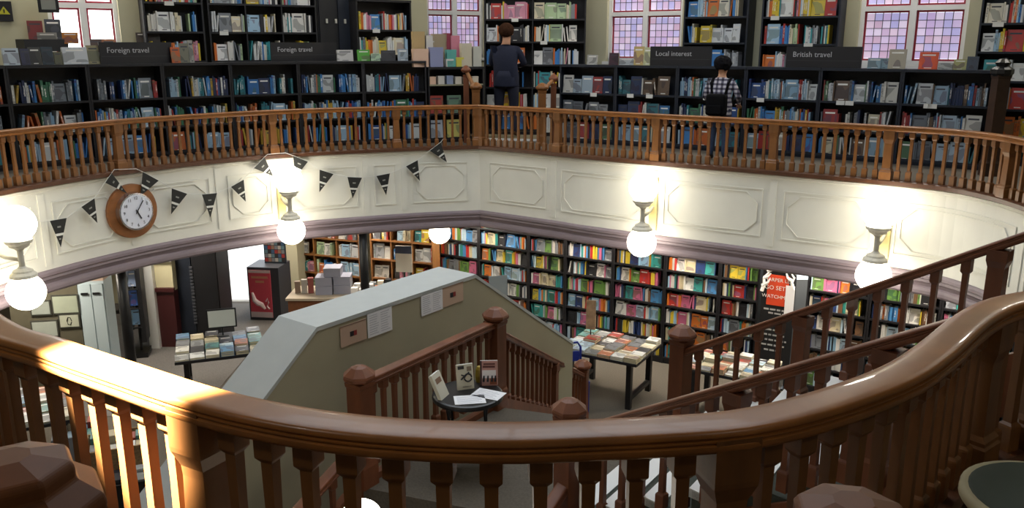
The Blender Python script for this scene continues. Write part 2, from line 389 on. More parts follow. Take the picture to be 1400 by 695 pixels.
# ------------------------------------------------------------------ staircase: landing and three flights
A, B, Ep, D, C = Vector((-1.06, 5.46)), Vector((-.14, 6.79)), Vector((.36, 4.90)), Vector((1.35, 6.32)), Vector((.90, 10.03))
F1D, F2D, F3D = Vector((-.604, -.797)), Vector((.68, -.73)), (C-B).normalized()
stair = thing('staircase', 'wooden staircase with dark carpet and white nosings around a half landing', 'staircase')
mb = MB(); mb.prism([tuple(A+(A-B)*.03), tuple(Ep), tuple(D), tuple(B)], LZ-.22, LZ); build('landing', mb, carpet, stair)
mb = MB(); mb.prism([tuple(A.lerp(D, .1)), tuple(Ep.lerp(B, .1)), tuple(D.lerp(A, .1)), tuple(B.lerp(Ep, .1))], GZ, LZ-.22); build('landing_support', mb, olive, stair)
def flight(P0, P1, d, z0, rise, n, run, nose=True, mt=carpet_green):
    for i in range(n):
        a0, a1 = P0+d*run*i, P1+d*run*i; b0, b1 = P0+d*run*(i+1), P1+d*run*(i+1); z = z0+rise*(i+1)
        q = [(v.x, v.y) for v in (a0, a1, b1, b0)]
        mb = MB(); mb.prism(q, z-abs(rise)-.05, z-.005); build('step', mb, mt, stair)
        if nose:
            lo, hi = (a0, a1) if rise > 0 else (b0, b1)
            s_ = d*(.11 if rise > 0 else -.11); e_ = d*(-.02 if rise > 0 else .02)
            q = [(v.x, v.y) for v in (lo+e_, hi+e_, hi+s_, lo+s_)]
            mb = MB(); mb.prism(q, z-.05, z+.004); build('nosing', mb, white_paint, stair)
flight(Ep, D, F2D, LZ-.07, .1838, 7, .3137)
flight(A, Ep, F1D, LZ-.173*1.0, -.173, 9, .3)
flight(B, D, F3D, LZ-.173*1.0, -.173, 9, .34)
STR = [(-.03, -.3), (-.03, .1), (.03, .1), (.03, -.3)]
def string_board(p0, z0, p1, z1):
    build('string_board', sweep3([(p0.x, p0.y, z0), (p1.x, p1.y, z1)], STR), wood_dark, stair)
string_board(Ep, LZ-.14, Vector(M_PT), -.14); string_board(D, LZ-.14, Vector(D_TOP), -.14)
string_board(A, LZ, A+F1D*2.95, GZ+.05); string_board(Ep, LZ, Ep+F1D*2.95, GZ+.05); string_board(B, LZ, C, GZ+.05)
build('string_board', sweep3([(A.x, A.y, LZ), (B.x, B.y, LZ)], [(-.03, -.25), (-.03, .05), (.03, .05), (.03, -.25)]), wood_dark, stair)
NH = .91
SB = baluster_mesh(.62, wood_dark, .95); CAPM = cap_mesh()
mbn = MB(); cap_newel(mbn, NH); NWL = mbn.mesh('newel_post', wood_dark)
def stair_balustrade(label, p0, z0, p1, z1, newels, rail_h=.72, trim=.0, mid=None, sp=.135, group='stair balustrades'):
    root = thing('stair_balustrade', label, 'balustrade', group=group)
    d = p1-p0; L = d.length; t = d/L
    lead = .05
    zr = lambda u: z0+(z1-z0)*u/L+rail_h
    pts = [(p0.x+t.x*u, p0.y+t.y*u, zr(u)) for u in (lead, L*.5, L-lead*.5)]
    o = build('handrail', sweep3(pts, [(n*.75, z*.95) for n, z in RAIL_PROF]), wood_dark, root)
    o.data.polygons.foreach_set('use_smooth', [True]*len(o.data.polygons)); e = o.modifiers.new('edge', 'EDGE_SPLIT'); e.split_angle = .7
    for u in newels:
        q = p0+t*u; z = z0+(z1-z0)*u/L
        nw = link('newel_post', NWL, root, (q.x, q.y, z), math.atan2(t.y, t.x)); link('newel_cap', CAPM, nw, (0, 0, NH))
    k = round(L/sp)
    for i in range(1, k):
        u = L*i/k
        if any(abs(u-w) < .1 for w in newels): continue
        q = p0+t*u
        if mid and any(abs(u-w) < sp*.5 for w in mid):
            mb = MB(); mb.squares([(.055, 0), (.055, .12), (.045, .14), (.045, .56), (.055, .6), (.055, .665)]); build('intermediate_post', mb, wood_dark, root, (q.x, q.y, zr(u)-.725), math.atan2(t.y, t.x)); continue
        link('baluster', SB, root, (q.x, q.y, zr(u)-.68), math.atan2(t.y, t.x))
    return root
stair_balustrade('level landing balustrade between the poster wall and the round black table', A, LZ, B, LZ, [0, (B-A).length], .80, sp=.118)
stair_balustrade('balustrade descending beside the plaster wall to the ground floor carpet', B, LZ, C, GZ, [(C-B).length], .72, mid=[1.9], sp=.165)
stair_balustrade('nearer of two balustrades rising to the gallery on the right', Ep, LZ, Vector(M_PT), 0, [0], .70, mid=[1.15, 1.9], sp=.150)
stair_balustrade('farther of two balustrades rising to the gallery on the right', D, LZ, Vector(D_TOP), 0, [0], .70, mid=[1.05, 2.15], sp=.170)
stair_balustrade('balustrade descending from the landing at lower left', A, LZ-.35, A+F1D*2.95, GZ, [2.95], .72, sp=.15)
stair_balustrade('balustrade descending from the landing at lower centre below the curved handrail', Ep, LZ-.35, Ep+F1D*2.95, GZ, [2.95], .72, sp=.15)
# plaster wall beside the landing, with sloping ends and a wide grey coping
W1, WD = Vector((-1.51, 6.16)), Vector((.6042, .7969)); WN = Vector((-.7969, .6042)); WT = .45
prof = [(-3.47, GZ), (-3.47, -3.19), (0, -.52), (1.92, -.52), (3.65, -1.70), (3.65, GZ)]
mb = MB(); vs = []
for th in (.0, WT):
    for t, z in prof: q = W1+WD*t+WN*th; vs.append((q.x, q.y, z-.03 if z > GZ else z))
n = len(prof); mb.add(vs, [tuple(range(n)), tuple(range(2*n-1, n-1, -1))]+[(i, (i+1) % n, n+(i+1) % n, n+i) for i in range(n)])
ws = struct(build('wall_stair', mb, olive))
mb = MB()
for (t0, z0), (t1, z1) in zip(prof[1:-1], prof[2:-1]):
    r = []
    for t, z in ((t0, z0), (t1, z1)):
        a = W1+WD*t-WN*.008; b = W1+WD*t+WN*(WT+.008); r += [[(a.x, a.y, z-.035), (b.x, b.y, z-.035), (b.x, b.y, z), (a.x, a.y, z)]]
    mb.loft(r)
build('coping', mb, greytop, ws)

# ------------------------------------------------------------------ book system
BOOKS = {}                                # kind -> list of specs, made into objects at the end
PAL = {'travel': [('blue', '#2f6fb0'), ('blue', '#3f86c8'), ('blue', '#27508f'), ('pale blue', '#8fb4cf'), ('white', '#cfd3d2'), ('white', '#d9d5c6'), ('orange', '#c7662c'), ('red', '#a8322f'), ('green', '#3f7a5a'), ('yellow', '#c9a53a'), ('grey', '#7d858c'), ('teal', '#2d7f8c'), ('navy', '#1f2f57'), ('pale blue', '#a9c3d6'), ('white', '#d5d8d6'), ('pale blue', '#9dbcd2')],
       'grey': [('grey', '#8d9196'), ('white', '#c9cdcf'), ('pale blue', '#93afc4'), ('navy', '#23355a'), ('blue', '#3c75ad'), ('teal', '#3a7681'), ('cream', '#cfc7ae'), ('red', '#a23a3c'), ('brown', '#6d5846'), ('white', '#dad8d0'), ('green', '#587a5b'), ('pale blue', '#a9bccb'), ('grey', '#6f757c')],
       'wall': [('white', '#e4e4e0'), ('white', '#dad7d0'), ('white', '#e8e6e2'), ('cream', '#ddd2b4'), ('cream', '#d9d3c2'), ('red', '#b8362f'), ('yellow', '#d9bd35'), ('pale blue', '#a5c6dd'), ('blue', '#3e7fc0'), ('black', '#2a2a2e'), ('pink', '#cf8aa0'), ('pale green', '#a9bf95'), ('orange', '#d8732f'), ('teal', '#3d9aa0'), ('grey', '#a5a8ac'), ('grey', '#7f8388'), ('white', '#d3d6d8')],
       'fict': [('white', '#dedbd3'), ('cream', '#d6c9a4'), ('red', '#c2352f'), ('orange', '#dc7a2d'), ('yellow', '#e0c63d'), ('blue', '#4d8fc8'), ('pale blue', '#9cc4de'), ('teal', '#3a9a93'), ('green', '#6f9a4c'), ('black', '#26262a'), ('grey', '#8b8f95'), ('brown', '#7d5b3f'), ('pink', '#cf6f93'), ('navy', '#2a3f70'), ('white', '#e9e7e2'), ('pale blue', '#bcd3e2')],
       'table': [('white', '#d8d5cb'), ('white', '#cfd0cc'), ('cream', '#c9c0a8'), ('red', '#99382c'), ('blue', '#56809f'), ('teal', '#4f827d'), ('beige', '#b5a888'), ('grey', '#8a8c8a'), ('grey', '#6d6f72'), ('orange', '#a8633f'), ('black', '#36353a'), ('pale blue', '#a9bfcc')]}
def add_book(kind, loc, rz, dims, col, label, form='spine', lean=0, tilt=0, cat='book', weight=1):
    BOOKS.setdefault(kind, []).append(dict(loc=loc, rz=rz, dims=dims, col=col, label=label, form=form, lean=lean, tilt=tilt, cat=cat, weight=weight))
def loc2(o, rz, x, y): return (o[0]+math.cos(rz)*x-math.sin(rz)*y, o[1]+math.sin(rz)*x+math.cos(rz)*y)
def fill(kind, o, rz, x0, x1, z, clear, where, pal, noun, face=.15, hmin=.19, hmax=.25, tmin=.015, tmax=.04, dmax=.2, gap=.08, setback=.02, weight=1, full=1.0):
    x = x0+.012; end = x0+(x1-x0)*full-.01; k = 0; pr = PAL[pal]; run = None
    while x < end:
        nm, hx = run if run and R.random() < .35 else R.choice(pr); run = (nm, hx)
        h = min(clear-.02, R.uniform(hmin, hmax))
        if R.random() < gap*.5: x += R.uniform(.02, .10); continue
        if R.random() < face:
            w = h*R.uniform(.62, .72)
            if x+w > end: w = end-x
            if w < .08: break
            k += 1; X, Y = loc2(o, rz, x, setback+.02)
            add_book(kind, (X, Y, z), rz, (w-.006, .022, h), hx, f'{nm} face-out {noun}, {ordn(k)} from left, {where}', 'face', 0, R.uniform(.05, .16), weight=weight*1.4); x += w; continue
        t = R.uniform(tmin, tmax)
        if x+t > end: break
        k += 1; lean = R.choice([0, 0, 0, 0, R.uniform(-.03, .03)])
        if R.random() < gap: lean = R.uniform(.1, .2)*R.choice([1, -1])
        dx = h*math.sin(abs(lean)) if lean else 0
        if x+t+dx > end: lean = 0; dx = 0
        X, Y = loc2(o, rz, x+(dx if lean < 0 else 0), setback+R.uniform(0, .02))
        d = min(dmax, h*.72)
        add_book(kind, (X, Y, z), rz, (t-.001, d, h), hx, f'{"thin" if t < .022 else "thick" if t > .033 else "narrow"} {nm} {noun}, {ordn(k)} from left, {where}', 'spine', lean, weight=weight); x += t+dx
def bookcase(name, label, o, rz, w, z0, ztop, shelves, depth, m, group=None, uprights=(), cat='bookcase', backm=None, plinth=.08):
    b = thing(name, label, cat, (o[0], o[1], z0), rz, group)
    h = ztop-z0; th = .025
    for x in (0, w-th): mb = MB(); mb.box(x, x+th, 0, depth, 0, h); build('side_panel', mb, m, b)
    mb = MB(); mb.box(th, w-th, depth-.015, depth, plinth, h-th); build('back_panel', mb, backm or m, b)
    mb = MB(); mb.box(-.0, w, -.012, depth, h-th, h+.012); build('top_board', mb, m, b)
    mb = MB(); mb.box(th, w-th, .015, .035, 0, plinth); build('plinth', mb, m, b)
    for z in shelves: mb = MB(); mb.box(th, w-th, 0, depth-.015, z-z0-.028, z-z0); build('shelf', mb, m, b)
    for x in uprights: mb = MB(); mb.box(x-.01, x+.01, .005, depth-.015, plinth, h-th); build('upright', mb, m, b)
    return b
def shelf_card(b, x, z, w=.1, h=.05):
    mb = MB(); mb.box(x, x+w, -.008, -.002, z-h*.85, z+h*.15); build('shelf_card', mb, card, b)

# ------------------------------------------------------------------ gallery: low bookcases
def XY(px, Y, z=.8):
    zc = Y*cP+(EYE-z)*sP; return Vector(((px-700)/FPX*zc, Y))
LOWL = [XY(*q) for q in ((-95, 10.25), (15, 10.95), (125, 11.65), (226, 12.3), (318, 12.9), (410, 13.4), (498, 13.8), (584, 13.98))]
LOWR = [XY(*q) for q in ((765, 14.15), (841, 13.72), (925, 13.22), (1018, 12.68), (1119, 12.1), (1230, 11.5), (1355, 10.85))]
SIGN = mat('sign_board', '#1b1a1e', .45); SIGN_T = mat('sign_lettering', '#b9b9bd', .6)
def sign(label, words, o, rz, x0, x1, z, h=.29):
    s_ = thing('shelf_sign', label, 'sign', (*loc2(o, rz, x0, .03), z+.012), rz, 'category signs on the low bookcases')
    w = x1-x0; mb = MB(); mb.box(0, w, 0, .03, 0, h); build('board', mb, SIGN, s_)
    mb = MB(); mb.box(.02*w, w*.98, -.003, 0, h*.33, h*.35); build('rule_line', mb, mat('rule_grey', '#3a393e', .6), s_)
    text(words, h*.36, SIGN_T, s_, (w*.09, -.004, h*.62), align='LEFT')
low_frames = {}
for side, P, ztop, m, pal in (('left', LOWL, 1.32, black, 'travel'), ('right', LOWR, 1.26, navy, 'grey')):
    n = len(P)-1
    for i in range(n):
        a, b = P[i], P[i+1]; d = b-a; w = d.length-.004; rz = math.atan2(d.y, d.x)
        k = n-i if side == 'left' else i+1
        zs = [.06, .44, .85] if side == 'left' else [.06, .42, .82]
        bc = bookcase('low_bookcase', f'low {"black" if side == "left" else "navy black"} bookcase, {ordn(k)} {side} of the gallery steps', a, rz, w, 0, ztop, zs, .30, m, 'low bookcases along the gallery')
        low_frames[(side, k)] = (a, rz, w, ztop)
        for j, z in enumerate(zs):
            nm = ('bottom', 'middle', 'top')[j]
            wh = f'{nm} shelf, {ordn(k)} low bookcase {side} of steps'
            fc = {('left', 0): .18, ('left', 1): .05, ('left', 2): .05, ('right', 0): .3, ('right', 1): .08, ('right', 2): .12}[(side, j)]
            if side == 'right' and k <= 2: fc = .6
            fill('low', a, rz, .03, w-.03, z, .36, wh, pal if not (side == 'right' and k in (3, 4)) else 'travel', 'guidebook', fc, .22, .29, .016, .034, weight=(.5, .8, 1)[j], full=R.choice([1, .97, .93, 1]), gap=.12)
        if side == 'right':
            for q in range(R.choice([1, 2])): shelf_card(bc, R.uniform(.1, w-.25), zs[2]-.0, .11, .06)
def sign_px(label, words, side, k, px0, px1):
    a, rz, w, zt = low_frames[(side, k)]; d = (math.cos(rz), math.sin(rz))
    x0 = on_wall(px0, 76, a, d)[0]; x1 = on_wall(px1, 76, a, d)[0]; sign(label, words, a, rz, x0, x1, zt)
sign_px('black foreign travel sign, left one near the clear window', 'Foreign travel', 'left', 6, 138, 237)
sign_px('black foreign travel sign, right one beside the stacked giftware', 'Foreign travel', 'left', 4, 372, 462)
sign_px('black local interest sign above the low bookcase', 'Local interest', 'right', 2, 888, 972)
sign_px('black british travel sign on the low bookcase', 'British travel', 'right', 4, 1074, 1178)
# books and boxes standing on top of the low bookcases
def on_top(kind, side, k, px, wpx, hpx, col, label, form='face', tilt=.12, y=76, cat='book', thick=.025, back=.05):
    a, rz, w, zt = low_frames[(side, k)]; d = (math.cos(rz), math.sin(rz)); x = on_wall(px, y, a, d)[0]; x2 = on_wall(px+wpx, y, a, d)[0]
    X, Y = loc2(a, rz, x, back); s_ = proj((X, Y, zt))[2]
    add_book(kind, (X, Y, zt+.013), rz, (abs(x2-x), thick, hpx/s_), col, label, form, 0, tilt, cat, weight=3)
TOPS = [('left', 7, 6, 22, 23, '#b9c4cc', 'pale blue boxed book at the far left of the low bookcase top'), ('left', 7, 30, 13, 22, '#2c2a45', 'dark purple book leaning on the low bookcase top'), ('left', 7, 42, 16, 24, '#33312c', 'black space book with a pale disc on the low bookcase top'),
        ('left', 7, 59, 16, 24, '#1f2e38', 'black book with a blue planet on the low bookcase top'), ('left', 7, 76, 11, 17, '#56553f', 'olive portrait book on the low bookcase top'), ('left', 7, 88, 34, 23, '#c0c4c8', 'wide pale grey boxed book on the low bookcase top'), ('left', 7, 122, 16, 25, '#8b8462', 'khaki book beside the left foreign travel sign'),
        ('left', 5, 236, 12, 21, '#b5561f', 'orange book beside the left foreign travel sign'), ('left', 5, 248, 13, 26, '#6b6a5a', 'grey green book on the low bookcase top'), ('left', 5, 261, 6, 30, '#8f8e86', 'slim grey book on the low bookcase top'),
        ('left', 4, 462, 22, 15, '#b8b6b4', 'pale box with red print on the low bookcase top'), ('left', 4, 490, 17, 15, '#4f9a35', 'bright green box on the low bookcase top'), ('left', 4, 507, 13, 10, '#9fb89a', 'pale green box on the low bookcase top'), ('left', 4, 521, 20, 14, '#2b2a2e', 'black box on the low bookcase top'), ('left', 4, 544, 14, 16, '#8e99a3', 'grey blue box on the low bookcase top'),
        ('right', 1, 801, 14, 13, '#a9a8a4', 'pale cards at the left end of the local interest bookcase top'), ('right', 1, 831, 13, 16, '#3d2030', 'maroon box beside the local interest books'), ('right', 2, 845, 20, 9, '#a3a8ad', 'grey pile of leaflets beside the local interest sign'), ('right', 2, 864, 14, 25, '#bfa66a', 'tan book showing figures beside the local interest sign'), ('right', 2, 878, 11, 24, '#b7b98f', 'pale green book beside the local interest sign'),
        ('right', 5, 1186, 20, 14, '#7f99a6', 'pale blue grey book on the british travel bookcase top'), ('right', 5, 1204, 10, 14, '#718a95', 'small grey blue book on the british travel bookcase top'), ('right', 5, 1214, 24, 26, '#a39b8a', 'tall beige patterned book by the stained glass window'), ('right', 6, 1256, 26, 23, '#d4532b', 'bright orange book standing by the stained glass window'), ('right', 6, 1283, 20, 9, '#a5a6a2', 'grey pile of leaflets right of the orange book'), ('right', 6, 1304, 18, 14, '#9c9b66', 'yellow green book near the right window edge'), ('right', 6, 1322, 16, 18, '#39414f', 'dark slate book at the right end of the low bookcases')]
for sd, k, px, wp, hp, c, lb in TOPS:
    k2 = k
    if sd == 'left': k2 = 6 if px < 125 else 5 if px < 226 else 4 if px < 318 else 3 if px < 410 else 2 if px < 498 else 1
    else: k2 = 1 if px < 841 else 2 if px < 925 else 3 if px < 1018 else 4 if px < 1119 else 5 if px < 1230 else 6
    on_top('top', sd, k2, px, wp, hp, c, lb, thick=.05 if 'box' in lb or 'pile' in lb else .025)
# second tier behind: the small shelf units by the clear window
a = XY(36, 11.5, 1.4); b = XY(96, 11.95, 1.4)
def plank_unit(label, a, b, zt, h=.16):
    d = b-a; rz = math.atan2(d.y, d.x); t = thing('display_ledge', label, 'ledge', (a.x, a.y, 0), rz)
    mb = MB(); mb.box(0, d.length, 0, .26, zt-.03, zt); build('ledge_top', mb, black, t)
    mb = MB(); mb.box(0, d.length, 0, .03, zt-h, zt-.03); build('ledge_front', mb, black, t)
    for x in (0, d.length-.04): mb = MB(); mb.box(x, x+.04, .03, .26, 0, zt-.03); build('ledge_leg', mb, black, t)
    return a, rz
la = plank_unit('black display ledge in front of the clear window', a, b, 1.66)
lb_ = plank_unit('black display ledge right of the clear window', XY(160, 12.35, 1.4), XY(218, 12.75, 1.4), 1.58)
def stand_at(px, py, Y, wpx, hpx, col, label, rz=0.5, kind='top', tilt=.12):
    p = at_Y(px, py, Y); s_ = proj(p)[2]; add_book(kind, (p.x, p.y, p.z), rz, (wpx/s_/math.cos(rz*.6), .025, hpx/s_), col, label, 'face', 0, tilt, weight=3)
for px, wp, hp, c, lb, u in ((38, 17, 25, '#6d2a2a', 'red and black book standing at the left of the clear window', 0), (62, 18, 27, '#3c3f48', 'dark book standing against the clear window edge', 0)):
    p = at_Y(px, 44, 12.1); s_ = proj(p)[2]; add_book('top', (p.x, p.y, 1.66), .5, (wp/s_*1.1, .02, hp/s_), c, lb, 'face', 0, .12, weight=3)
for px, wp, hp, c, lb in ((173, 15, 20, '#a3452f', 'coral red book standing right of the clear window'), (192, 12, 17, '#7a4a36', 'brown book tilted at the right of the clear window')):
    p = at_Y(px, 42, 13.0); s_ = proj(p)[2]; add_book('top', (p.x, p.y, 1.58), .4, (wp/s_*1.1, .02, hp/s_), c, lb, 'face', 0, .12, weight=3)
for px, c, lb in ((120, '#4b3a34', 'dark brown book standing on the sill of the clear window'), (139, '#8d5c3e', 'tan brown book standing on the sill of the clear window')):
    t, z = on_wall(px, 48, KC, DL); q = wl(DL, t, -.08); add_book('top', (q.x, q.y, 1.45), math.atan2(-DL[1], -DL[0]), (.19, .02, .22), c, lb, 'face', 0, .1, weight=3)
for i, (px, wp, c, lb) in enumerate(((52, 22, '#8d8d86', 'pale printed cards on the ledge front left of the window'), (86, 18, '#b8742c', 'orange and black striped book below the clear window'), (187, 14, '#4a4038', 'brown print on the ledge right of the clear window'), (203, 14, '#3f362f', 'dark brown print on the ledge beside the tall bookcase'))):
    p = at_Y(px, 60, 11.9 if px < 100 else 12.85); s_ = proj(p)[2]; add_book('top', (p.x, p.y, p.z), .5, (wp/s_*1.1, .02, 15/s_), c, lb, 'face', 0, .05, weight=3)
# gift table at the head of the steps (between the low bookcases and the tall bookcase)
ga, gb = XY(586, 14.0, .8), XY(662, 14.35, .8); gd = gb-ga; grz = math.atan2(gd.y, gd.x); gw = gd.length
gt = bookcase('gift_stand', 'black gift stand with a light shelf below the stained glass window', ga, grz, gw, 0, 1.22, [.05, .48, .95], .45, black, cat='stand')
mb = MB(); mb.box(.02, gw-.02, -.006, 0, .93, .955); build('shelf_edge', mb, mat('pale_edge', '#8d8a70', .6), gt)
GC = ['#d8b49a', '#c9c4bb', '#8f9bb5', '#d6cfc0', '#bfb0a0', '#cfc3ae']
for i in range(6):
    x = .03+i*(gw-.08)/6; X, Y = loc2(ga, grz, x, .03); add_book('gift', (X, Y, .951), grz, (.11, .12, R.uniform(.1, .14)), GC[i], f'small {["peach", "ivory", "blue grey", "white", "beige", "cream"][i]} gift box on the light shelf of the gift stand', 'box', cat='gift box', weight=3)
GB = [(566, 22, 23, '#cfae98', 'peach gift box with a white label'), (589, 19, 25, '#8a8fb0', 'lavender square gift box'), (611, 11, 10, '#d7d5cf', 'small white gift box'), (612, 14, 22, '#5aa39a', 'teal gift box'), (624, 12, 12, '#c5bc4f', 'round yellow green gift tin'), (632, 15, 30, '#c3bba5', 'tall cream gift box'), (648, 12, 26, '#b9b9ae', 'silver patterned gift box'), (571, 17, 45, '#b0976a', 'tall tan giftware box with orange lid'), (589, 12, 40, '#c8c4be', 'pale giftware box at the back'), (598, 20, 42, '#9b8a70', 'tan wicker gift hamper'), (615, 8, 43, '#8a3246', 'crimson gift box'), (623, 13, 40, '#c67b8c', 'pink gift bag')]
for i, (px, wp, hp, c, lb) in enumerate(GB):
    d = (math.cos(grz), math.sin(grz)); x = on_wall(px, 90, ga, d)[0]; x2 = on_wall(px+wp, 90, ga, d)[0]
    X, Y = loc2(ga, grz, x, .03 if i < 7 else .24); add_book('gift', (X, Y, 1.233), grz, (x2-x-.01, .12, hp/80), c, lb+' on top of the gift stand', 'box', cat='gift box', weight=3)
for i, (px, c, lb) in enumerate(((588, '#9a3b30', 'red and blue book on the middle shelf of the gift stand'), (613, '#5f7a66', 'grey green book on the middle shelf of the gift stand'))):
    d = (math.cos(grz), math.sin(grz)); x = on_wall(px, 130, ga, d)[0]; X, Y = loc2(ga, grz, x, .05); add_book('top', (X, Y, .48), grz, (.24, .03, .29), c, lb, 'face', 0, .1, weight=3)
for i, (px, c, lb) in enumerate(((588, '#a7adb3', 'pale grey book on the bottom shelf of the gift stand'), (613, '#b5ad5f', 'yellow green book on the bottom shelf of the gift stand'))):
    d = (math.cos(grz), math.sin(grz)); x = on_wall(px, 180, ga, d)[0]; X, Y = loc2(ga, grz, x, .05); add_book('top', (X, Y, .05), grz, (.24, .03, .32), c, lb, 'face', 0, .1, weight=3)

# ------------------------------------------------------------------ gallery: tall wall bookcases
def tall_case(label, d, px0, px1, zs, ztop, m, pal, where, off=.34, face=.1, uprights=0, full=1.0, y=40, z0=0):
    o0, dd = wl(d, 0, off), d
    t0 = on_wall(px0, y, o0, dd)[0]; t1 = on_wall(px1, y, o0, dd)[0]
    a = Vector((o0.x+dd[0]*t0, o0.y+dd[1]*t0)); b = Vector((o0.x+dd[0]*t1, o0.y+dd[1]*t1)); e = b-a; rz = math.atan2(e.y, e.x); w = e.length
    ups = [w*(i+1)/(uprights+1) for i in range(uprights)]
    bc = bookcase('tall_bookcase', label, a, rz, w, z0, ztop, zs, .32, m, 'tall bookcases against the gallery wall', ups)
    xs = [.03]+ups+[w-.03]
    for j, z in enumerate(zs):
        for i in range(len(xs)-1):
            wh = f'{ordn(len(zs)-j)} shelf down, {where}' if len(xs) == 2 else f'{ordn(len(zs)-j)} shelf down, {"left" if i == 0 else "right" if i == len(xs)-2 else "middle"} bay, {where}'
            vis = proj((a.x, a.y, z+.1))[1]
            fill('wall', a, rz, xs[i]+.012, xs[i+1]-.012, z, .34, wh, pal, 'book', face, .22, .30, .014, .034, weight=1 if vis > -8 else .02, full=full*R.choice([1, 1, .92]))
        if R.random() < .7: shelf_card(bc, R.uniform(.1, w-.3), z, .13, .06)
    return a, rz, w
ZSL = [.12, .52, .93, 1.35, 1.78, 2.2]
tall_case('tall black bookcase left of the pair above the foreign travel signs', DL, 198, 280, ZSL, 2.65, black, 'wall', 'tall case by clear window', uprights=0, full=.97)
tall_case('wide tall black bookcase right of the pair above the foreign travel signs', DL, 286, 434, ZSL, 2.65, black, 'wall', 'wide wall case', uprights=2, face=.12)
tall_case('narrow tall black bookcase with leaning white books left of the gift stand', DL, 488, 563, [.12, .52, .93, 1.42, 1.83], 2.3, black, 'wall', 'narrow wall case', off=.5, full=.98, face=.12)
tall_case('tall navy bookcase between stained windows, left of the pair', DR, 934, 1022, [.1, .45, .82, 1.22, 1.62, 2.02], 2.5, navy, 'wall', 'left navy case', face=.28)
tall_case('tall navy bookcase between stained windows, right of the pair', DR, 1040, 1147, [.1, .45, .82, 1.2, 1.6, 2.0], 2.5, navy, 'wall', 'right navy case', face=.15)
tall_case('tall dark bookcase at the far right beyond the stained window', DR, 1338, 1450, [.1, .38, .75, 1.12, 1.5, 1.87], 2.4, navy, 'wall', 'far right case', face=.15)
# the tall double bookcase behind the man in navy
ta, tb = XY(662, 15.15, 1.2), XY(800, 15.0, 1.2); td = tb-ta; trz = math.atan2(td.y, td.x); tw = td.length
bc = bookcase('tall_bookcase', 'tall black double bookcase behind the person in navy', ta, trz, tw, 0, 2.5, [.12, .5, .86, 1.25, 1.64, 2.02], .34, black, 'tall bookcases against the gallery wall', [tw*.48])
for j, z in enumerate([.12, .5, .86, 1.25, 1.64, 2.02]):
    for i, (x0, x1) in enumerate(((.03, tw*.48-.012), (tw*.48+.012, tw-.1))):
        fill('wall', ta, trz, x0, x1, z, .34, f'{ordn(6-j)} shelf down, {"left" if i == 0 else "right"} bay, case behind navy person', 'wall', 'book', .12, .22, .29, .014, .034, weight=1, full=R.choice([1, .95, .9]))
    shelf_card(bc, tw*R.uniform(.2, .3) if j % 2 else tw*R.uniform(.5, .7), z, .12, .06)
# dark panelled door case between the bookcases on the left wall
o0 = wl(DL, 0, .2); t0 = on_wall(436, 40, o0, DL)[0]; t1 = on_wall(487, 40, o0, DL)[0]; q = Vector((o0.x+DL[0]*t0, o0.y+DL[1]*t0)); rzl = math.atan2(-DL[1], -DL[0])
pw = abs(t1-t0); pn = thing('dark_cupboard', 'plain black cupboard between two tall bookcases', 'cupboard', (q.x, q.y, 0), rzl)
mb = MB(); mb.box(0, pw, .03, .2, 0, 2.6); build('body', mb, black, pn)
for k in (0, 1): mb = MB(); mb.box(.02+k*pw/2, pw/2-.02+k*pw/2, 0, .03, .1, 2.5); build('door', mb, navy if k else black, pn)
for k in range(3): mb = MB(); mb.box(.12+k*.16, .15+k*.16, -.03, 0, 1.93, 2.0); build('coat_hook', mb, fitting, pn)

# ------------------------------------------------------------------ windows
def pane_mat(name, strength, tint=False):
    m = bpy.data.materials.new(name); m.use_nodes = True; nt = m.node_tree; b = nt.nodes['Principled BSDF']; oi = nt.nodes.new('ShaderNodeObjectInfo')
    nt.links.new(oi.outputs['Color'], b.inputs['Base Color']); nt.links.new(oi.outputs['Color'], b.inputs['Emission Color']); b.inputs['Emission Strength'].default_value = strength
    b.inputs['Roughness'].default_value = .3; return m
STAIN = pane_mat('stained_glass', .5); CLEAR = pane_mat('daylit_clear_glass', 6.0)
REDG = mat('red_border_glass', '#7a1a2b', .3, emit=.12); LEAD = mat('lead_came', '#2b2733', .6)
PANES = [lin(h) for h in ('#b5a4c6', '#bfadcb', '#aca3ca', '#c6b7d1', '#b8a0be', '#aea6cd', '#c6b1c6', '#b29cc4', '#a39dc8', '#cbbdd3', '#b89cb4')]
pane_me = MB().box(0, 1, -.006, .006, 0, 1).mesh('pane', STAIN); pane_cl = MB().box(0, 1, -.006, .006, 0, 1).mesh('pane', CLEAR)
